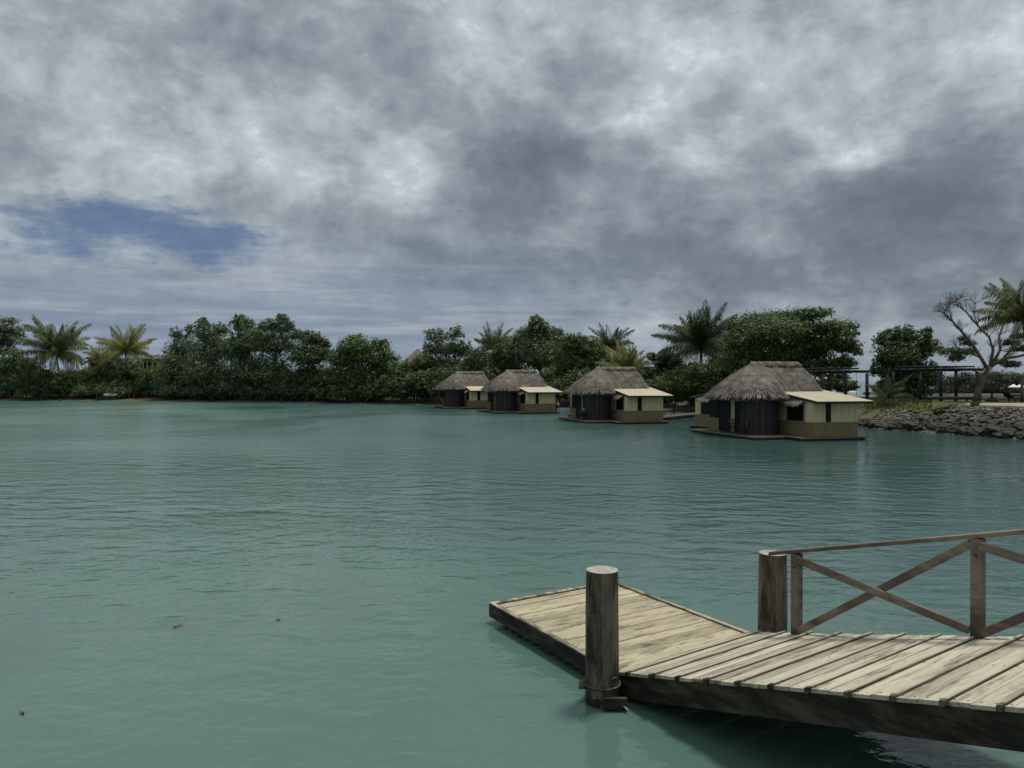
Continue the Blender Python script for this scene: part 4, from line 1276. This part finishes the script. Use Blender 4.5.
for px in (862, 851):
    x = (px - CX) / F * 61 - pl.location.x
    p = MB(); p.tube([(x, 1.0, .3), (x, 1.0, zt2 + .3)], .014, 5); p.build('cord', M['blackwood'], pl)

def daybed(px0, px1, d, lab):
    a, b_ = at(px0, 399, d), at(px1, 399, d)
    root = empty('daybed', ((a.x + b_.x) / 2, d, 1.98)); tag(root, lab, 'daybed')
    w_ = b_.x - a.x
    q = MB(); q.box(-w_ / 2, w_ / 2, -.5, .5, .14, .24); q.build('base', M['blackwood'], root, bevel=.02)
    for k in range(2):
        q = MB(); x0_ = -w_ / 2 + .03 + k * w_ / 2
        q.box(x0_, x0_ + w_ / 2 - .06, -.47, .47, .245, .38); q.build('cushion', M['bay'], root, bevel=.04)
    for x in (-w_ / 2 + .1, w_ / 2 - .1):
        for y in (-.42, .42):
            q = MB(); q.box(x - .05, x + .05, y - .05, y + .05, -.05, .139); q.build('leg', M['blackwood'], root)
daybed(925, 971, 61, 'long low black daybed under the right pergola')

def lounger(px, d, lab, rz):
    p = at(px, 401, d)
    root = empty('sun_lounger', (p.x, d, 2.0), rz); tag(root, lab, 'sun lounger')
    q = MB(); q.box(-.2, 1.3, -.32, .32, .25, .33); q.build('seat', M['blackwood'], root)
    q = MB(); q.box(-.85, -.2, -.32, .32, .26, .33, fn=lambda x, y, z: (x, y, z + (-.2 - x) * .75)); q.build('backrest', M['blackwood'], root)
    for x in (-.1, 1.2):
        for y in (-.28, .28):
            q = MB(); q.box(x - .03, x + .03, y - .03, y + .03, 0, .249); q.build('leg', M['blackwood'], root)
lounger(1013, 59, 'black reclining lounger on the sand path near the right edge', .25)

def stool_table(px, d, lab):
    p = at(px, 401, d)
    root = empty('garden_table', (p.x, d, 1.99)); tag(root, lab, 'table')
    q = MB(); q.tube([(0, 0, 0), (0, 0, .08), (0, 0, .22), (0, 0, .3)], [.52, .5, .4, .15], 14); q.build('base', M['blackwood'], root, smooth=True)
    q = MB(); q.tube([(0, 0, .3), (0, 0, .74)], .07, 10); q.build('pedestal', M['blackwood'], root, smooth=True)
    q = MB(); q.tube([(0, 0, .74), (0, 0, .78)], .28, 16); q.build('table_top', M['blackwood'], root)
stool_table(992, 61, 'squat black round pedestal table right of the leaning tree')

def lamp_post(px, d):
    p = at(px, 402, d)
    root = empty('lamp_post', (p.x, d, 1.95)); tag(root, 'slim pale post at the right edge of the lawn', 'post')
    q = MB(); q.tube([(0, 0, 0), (0, 0, 2.1)], [.12, .10], 10); q.build('pole', M['trimwood'], root, smooth=True)
    q = MB(); q.tube([(0, 0, 2.1), (0, 0, 2.14), (0, 0, 2.2)], [.14, .15, .06], 10); q.build('cap', M['trimwood'], root, smooth=True)
lamp_post(1022, 59.5)

def parasol(px, d, lab):
    p = at(px, 387, d)
    root = empty('parasol', (p.x, d, .0)); tag(root, lab, 'parasol', 'white parasols across the bay')
    z = p.z
    n = 10
    q = MB(); vv = [(0, 0, z + .75)] + [(1.15 * math.cos(2 * math.pi * k / n), 1.15 * math.sin(2 * math.pi * k / n), z) for k in range(n)] + [(1.12 * math.cos(2 * math.pi * k / n), 1.12 * math.sin(2 * math.pi * k / n), z - .18) for k in range(n)]
    q.add(vv, [(0, 1 + k, 1 + (k + 1) % n) for k in range(n)] + [(1 + k, 11 + k, 11 + (k + 1) % n, 1 + (k + 1) % n) for k in range(n)]); q.build('canopy', M['white'], root)
    q = MB(); q.tube([(0, 0, .3), (0, 0, z + .75)], .04, 8); q.build('pole', M['steel'], root)
parasol(1013.5, 178, 'left of the two white parasols across the bay')
parasol(1020.5, 178, 'right of the two white parasols across the bay')
q = MB(); xx0, xx1 = at(1008, 0, 178).x, at(1040, 0, 178).x
root = empty('floating_platform', ((xx0 + xx1) / 2, 178, 0)); tag(root, 'dark railed platform under the white parasols across the bay', 'platform')
w_ = xx1 - xx0
q.box(-w_ / 2, w_ / 2, -1.6, 1.6, -.1, .3); q.build('deck', M['hull'], root)
q = MB(); q.box(-w_ / 2, w_ / 2, -1.6, -1.5, .9, 1.3); q.build('rail', M['blackwood'], root)
for k in range(5):
    q = MB(); x = -w_ / 2 + .1 + k * (w_ - .2) / 4; q.box(x - .05, x + .05, -1.6, -1.5, .303, .897); q.build('post', M['blackwood'], root)

# ------------------------------------------------------------------ the landing stage
PZ = .27
A = Vector((-.306, 11.03, 0))
dv = Vector((.51, -.86, 0)).normalized()
root = empty('pontoon', A, math.atan2(dv.y, dv.x))
tag(root, 'low floating wooden landing stage of bleached planks in front', 'landing stage')
L, Wd = 3.02, 2.36
k = MB(); x = .05
while x < L - .02:
    w_ = min(random.choice((.19, .20, .21)), L - x)
    dz = random.uniform(-.004, .004)
    k.box(x + .004, x + w_ - .004, .045, Wd - .045, PZ - .035 + dz, PZ + dz, random.random())
    for yy in (.10, Wd / 2, Wd - .10):
        for xx in (x + .045, x + w_ - .045):
            yj = yy + random.uniform(-.012, .012)
            k.box(xx - .007, xx + .007, yj - .007, yj + .007, PZ + dz - .004, PZ + dz + .0025, .3, None, 1)
    x += w_
k.build('deck', [M['deck_wood'], M['rust']], root)
for (x0, x1, y0, y1) in ((0, L, -.03, .044), (0, L, Wd - .044, Wd + .03)):
    q = MB(); q.box(x0, x1, y0, y1, PZ - .19, PZ + .004); q.build('side_beam', M['beam_wood'], root, bevel=.006)
    q = MB(); q.box(x0, x1, y0 + .004, y1 - .004, PZ + .006, PZ + .03); q.build('edge_strip', M['edge_wood'], root, bevel=.006)
for (x0, x1) in ((-.05, .044), (L + .003, L + .06)):
    q = MB(); q.box(x0, x1, -.028, Wd + .028, PZ - .19, PZ + .002); q.build('end_beam', M['beam_wood'], root, bevel=.006)
q = MB(); q.box(-.045, .042, -.024, Wd + .024, PZ + .005, PZ + .028); q.build('edge_strip', M['edge_wood'], root, bevel=.006)
for (x0, x1) in ((.15, 1.05), (1.9, 2.85)):
    q = MB(); q.box(x0, x1, .15, Wd - .15, -.35, PZ - .04); q.build('float', M['hull'], root, bevel=.04)

# gangway: rises from the stage towards the bank on the right
SL = .272
gd = Vector((.565, -.825, 0)).normalized()
gp = Vector((-gd.y, gd.x, 0))
G1 = Vector((1.235, 8.43, 0))
groot = empty('gangway', G1, math.atan2(gd.y, gd.x))
tag(groot, 'sloping plank gangway climbing to the right with dark cross strips', 'gangway')
GL, GW = 8.3, 2.36
def sh(x, y, z): return (x, y, PZ + .02 + SL * x + z)
k = MB(); x = 0.0; i = 0
while x < GL:
    dz = random.uniform(-.004, .004)
    k.box(x + .0015, x + .1885, random.uniform(-.02, .015), GW + random.uniform(-.03, .03), -.035, dz, random.random(), sh)
    for yy in (.06, GW / 2, GW - .12):
        for xx in (x + .05, x + .14):
            yj = yy + random.uniform(-.012, .012)
            k.box(xx - .007, xx + .007, yj - .007, yj + .007, dz - .004, dz + .0025, .3, sh, 1)
    x += .19
k.build('deck', [M['ramp_wood'], M['rust']], groot)
x = .2
while x < GL:
    q = MB(); jy0, jy1 = random.uniform(-.05, -.03), random.uniform(-.01, .04)
    q.box(x - .017, x + .017, jy0 + .05, GW + jy1, .006, .024, random.uniform(.2, .6), sh)
    q.box(x - .020, x + .020, jy0 - .012, jy0 + .048, -.03, .022, .4, sh, 1)
    q.box(x + .0175, x + .025, jy0 + .05, GW + jy1, .0055, .012, .3, sh, 1)
    q.build('cross_strip', [M['ramp_wood'], M['batten_wood']], groot, bevel=.006)
    x += .38
for y0 in (.0, GW - .07):
    q = MB(); q.box(.02, GL, y0, y0 + .07, -.31, -.04, .5, sh); q.build('side_beam', M['beam_wood'], groot, bevel=.006)
x = .6
while x < GL:
    q = MB(); q.box(x, x + .06, .072, GW - .072, -.25, -.045, .5, sh); q.build('cross_beam', M['beam_wood'], groot)
    x += 1.3
px_ = [.80, 2.88, 4.96, 7.04]
rt = empty('railing', (0, 0, 0)); rt.parent = groot
HR = 1.04
ry = GW - .05
for x in px_:
    q = MB(); q.box(x - .055, x + .055, ry - .05, ry + .05, SL * x + PZ - .2, SL * x + PZ + HR, random.random()); q.build('post', M['rail_wood'], rt, bevel=.008)
for x in px_:
    for hz_ in (.12, .93):
        q = MB(); q.tube([(x, ry - .051, PZ + SL * x + hz_ - .06), (x, ry - .062, PZ + SL * x + hz_ - .06)], .016, 8); q.build('bolt', M['rust'], rt)
q = MB(); x = .42
q.box(.42, GL, ry - .055, ry + .065, HR + .003, HR + .05, .5, lambda x, y, z: (x, y, PZ + SL * x + z)); q.build('top_rail', M['rail_wood'], rt, bevel=.01)
for x0, x1 in zip(px_, px_[1:]):
    z0, z1 = PZ + SL * x0, PZ + SL * x1
    q = MB(); q.bar((x0 + .05, ry - .075, z0 + .98), (x1 - .05, ry - .075, z1 + .10), .045, .085, .7); q.build('brace', M['rail_wood'], rt, bevel=.006)
    q = MB(); q.bar((x0 + .05, ry - .028, z0 + .08), (x1 - .05, ry - .028, z1 + .98), .045, .085, .4); q.build('brace', M['rail_wood'], rt, bevel=.006)

# mooring piles
def pile(x, y, r, zt, lab, ring):
    root = empty('mooring_pile', (x, y, 0)); tag(root, lab, 'mooring post', 'mooring piles of the landing stage')
    q = MB(); n = 28; zs = np.linspace(-2.0, zt, 30)
    vv = []
    for z_ in zs:
        for k_ in range(n):
            a = 2 * math.pi * k_ / n
            rr = r * (1 + .025 * noise.noise(Vector((math.cos(a) * 1.2 + x, math.sin(a) * 1.2, z_ * 1.1))) + .012 * noise.noise(Vector((math.cos(a) * 5, math.sin(a) * 5 + x, z_ * 1.5)))) * (1.03 - .03 * z_)
            if z_ > zt - .02: rr *= .975
            vv.append((rr * math.cos(a), rr * math.sin(a), z_))
    q.add(vv, [(j * n + k_, j * n + (k_ + 1) % n, (j + 1) * n + (k_ + 1) % n, (j + 1) * n + k_) for j in range(29) for k_ in range(n)])
    q.build('shaft', M['pile_wood'], root, smooth=True)
    q = MB(); rt_ = r * .965
    vv = [(0, 0, zt + .012)] + [(rt_ * math.cos(2 * math.pi * k_ / n), rt_ * math.sin(2 * math.pi * k_ / n), zt + .004) for k_ in range(n)]
    q.add(vv, [(0, 1 + k_, 1 + (k_ + 1) % n) for k_ in range(n)]); q.build('end_grain', M['pile_top'], root)
    q = MB(); zs = np.linspace(-.4, .2, 6); vv = []
    for z_ in zs:
        for k_ in range(n):
            a = 2 * math.pi * k_ / n; rr = r * 1.035 + .006 * noise.noise(Vector((a * 3, z_ * 9, x))) - (.014 if z_ > .19 else 0)
            vv.append((rr * math.cos(a), rr * math.sin(a), z_ + (.05 * noise.noise(Vector((math.cos(a) * 2, math.sin(a) * 2, 3))) if z_ > .1 else 0)))
    q.add(vv, [(j * n + k_, j * n + (k_ + 1) % n, (j + 1) * n + (k_ + 1) % n, (j + 1) * n + k_) for j in range(5) for k_ in range(n)])
    q.build('algae_band', M['algae'], root, smooth=True)
    if ring:
        # wooden guide block, iron hoop and shackle that ride on the pile
        q = MB(); q.box(-.02, .25, -.27, -.215, .02, .15); q.box(-.02, .25, -.215, -.20, .06, .11); gblk = q.build('guide_block', M['beam_wood'], root, bevel=.008)
        q = MB(); ringp = [((r + .016) * math.cos(a), (r + .016) * math.sin(a), .22) for a in np.linspace(0, 2 * math.pi, 25)]
        q.tube(ringp, .013, 8); q.build('hoop', M['rust'], root, smooth=True)
        q = MB(); q.tube([(-.27, -.03, .2), (-.2, -.03, .2)], .045, 8); q.build('bolt', M['rust'], root, smooth=True)
        q = MB(); q.tube([(.12 + .03 * math.cos(a), -.19 + .015 * math.cos(a), .31 + .045 * math.sin(a)) for a in np.linspace(.3, 5.2, 12)], .008, 6); q.build('shackle', M['rust'], root, smooth=True)
        q = MB(); q.tube([(.2, -.25, .07), (.25, -.31, .04)], .010, 6); q.build('pin', M['steel'], root)
pile(1.04, 8.30, .19, 1.52, 'thick weathered mooring pile standing at the near corner of the landing stage', True)
pile(3.53, 9.74, .185, 1.37, 'thick mooring pile at the foot of the gangway railing', False)

# leaves drifting on the water
for (px, py, s_, lab) in ((177, 627, .075, 'brown dead leaf drifting alone on the open water'), (278, 621, .035, 'dark speck of a leaf drifting right of the brown leaf'), (21, 715, .035, 'dark leaf drifting near the left bottom corner')):
    d = F * H / (py - HY)
    p = at(px, py, d)
    q = MB(); n = 10
    vv = [(s_ * math.cos(2 * math.pi * k_ / n), s_ * .42 * math.sin(2 * math.pi * k_ / n), .012 + .02 * math.cos(4 * math.pi * k_ / n)) for k_ in range(n)]
    q.add(vv + [(a, b2, c2 - .008) for a, b2, c2 in vv], [tuple(range(n)), tuple(range(n, 2 * n))[::-1]] + [(k_, (k_ + 1) % n, (k_ + 1) % n + n, k_ + n)[::-1] for k_ in range(n)])
    o = q.build('floating_leaf', M['leaflitter']); o.location = (p.x, p.y, .01); o.rotation_euler = (0, 0, random.uniform(0, 3))
    tag(o, lab, 'leaf', 'leaves drifting on the water')
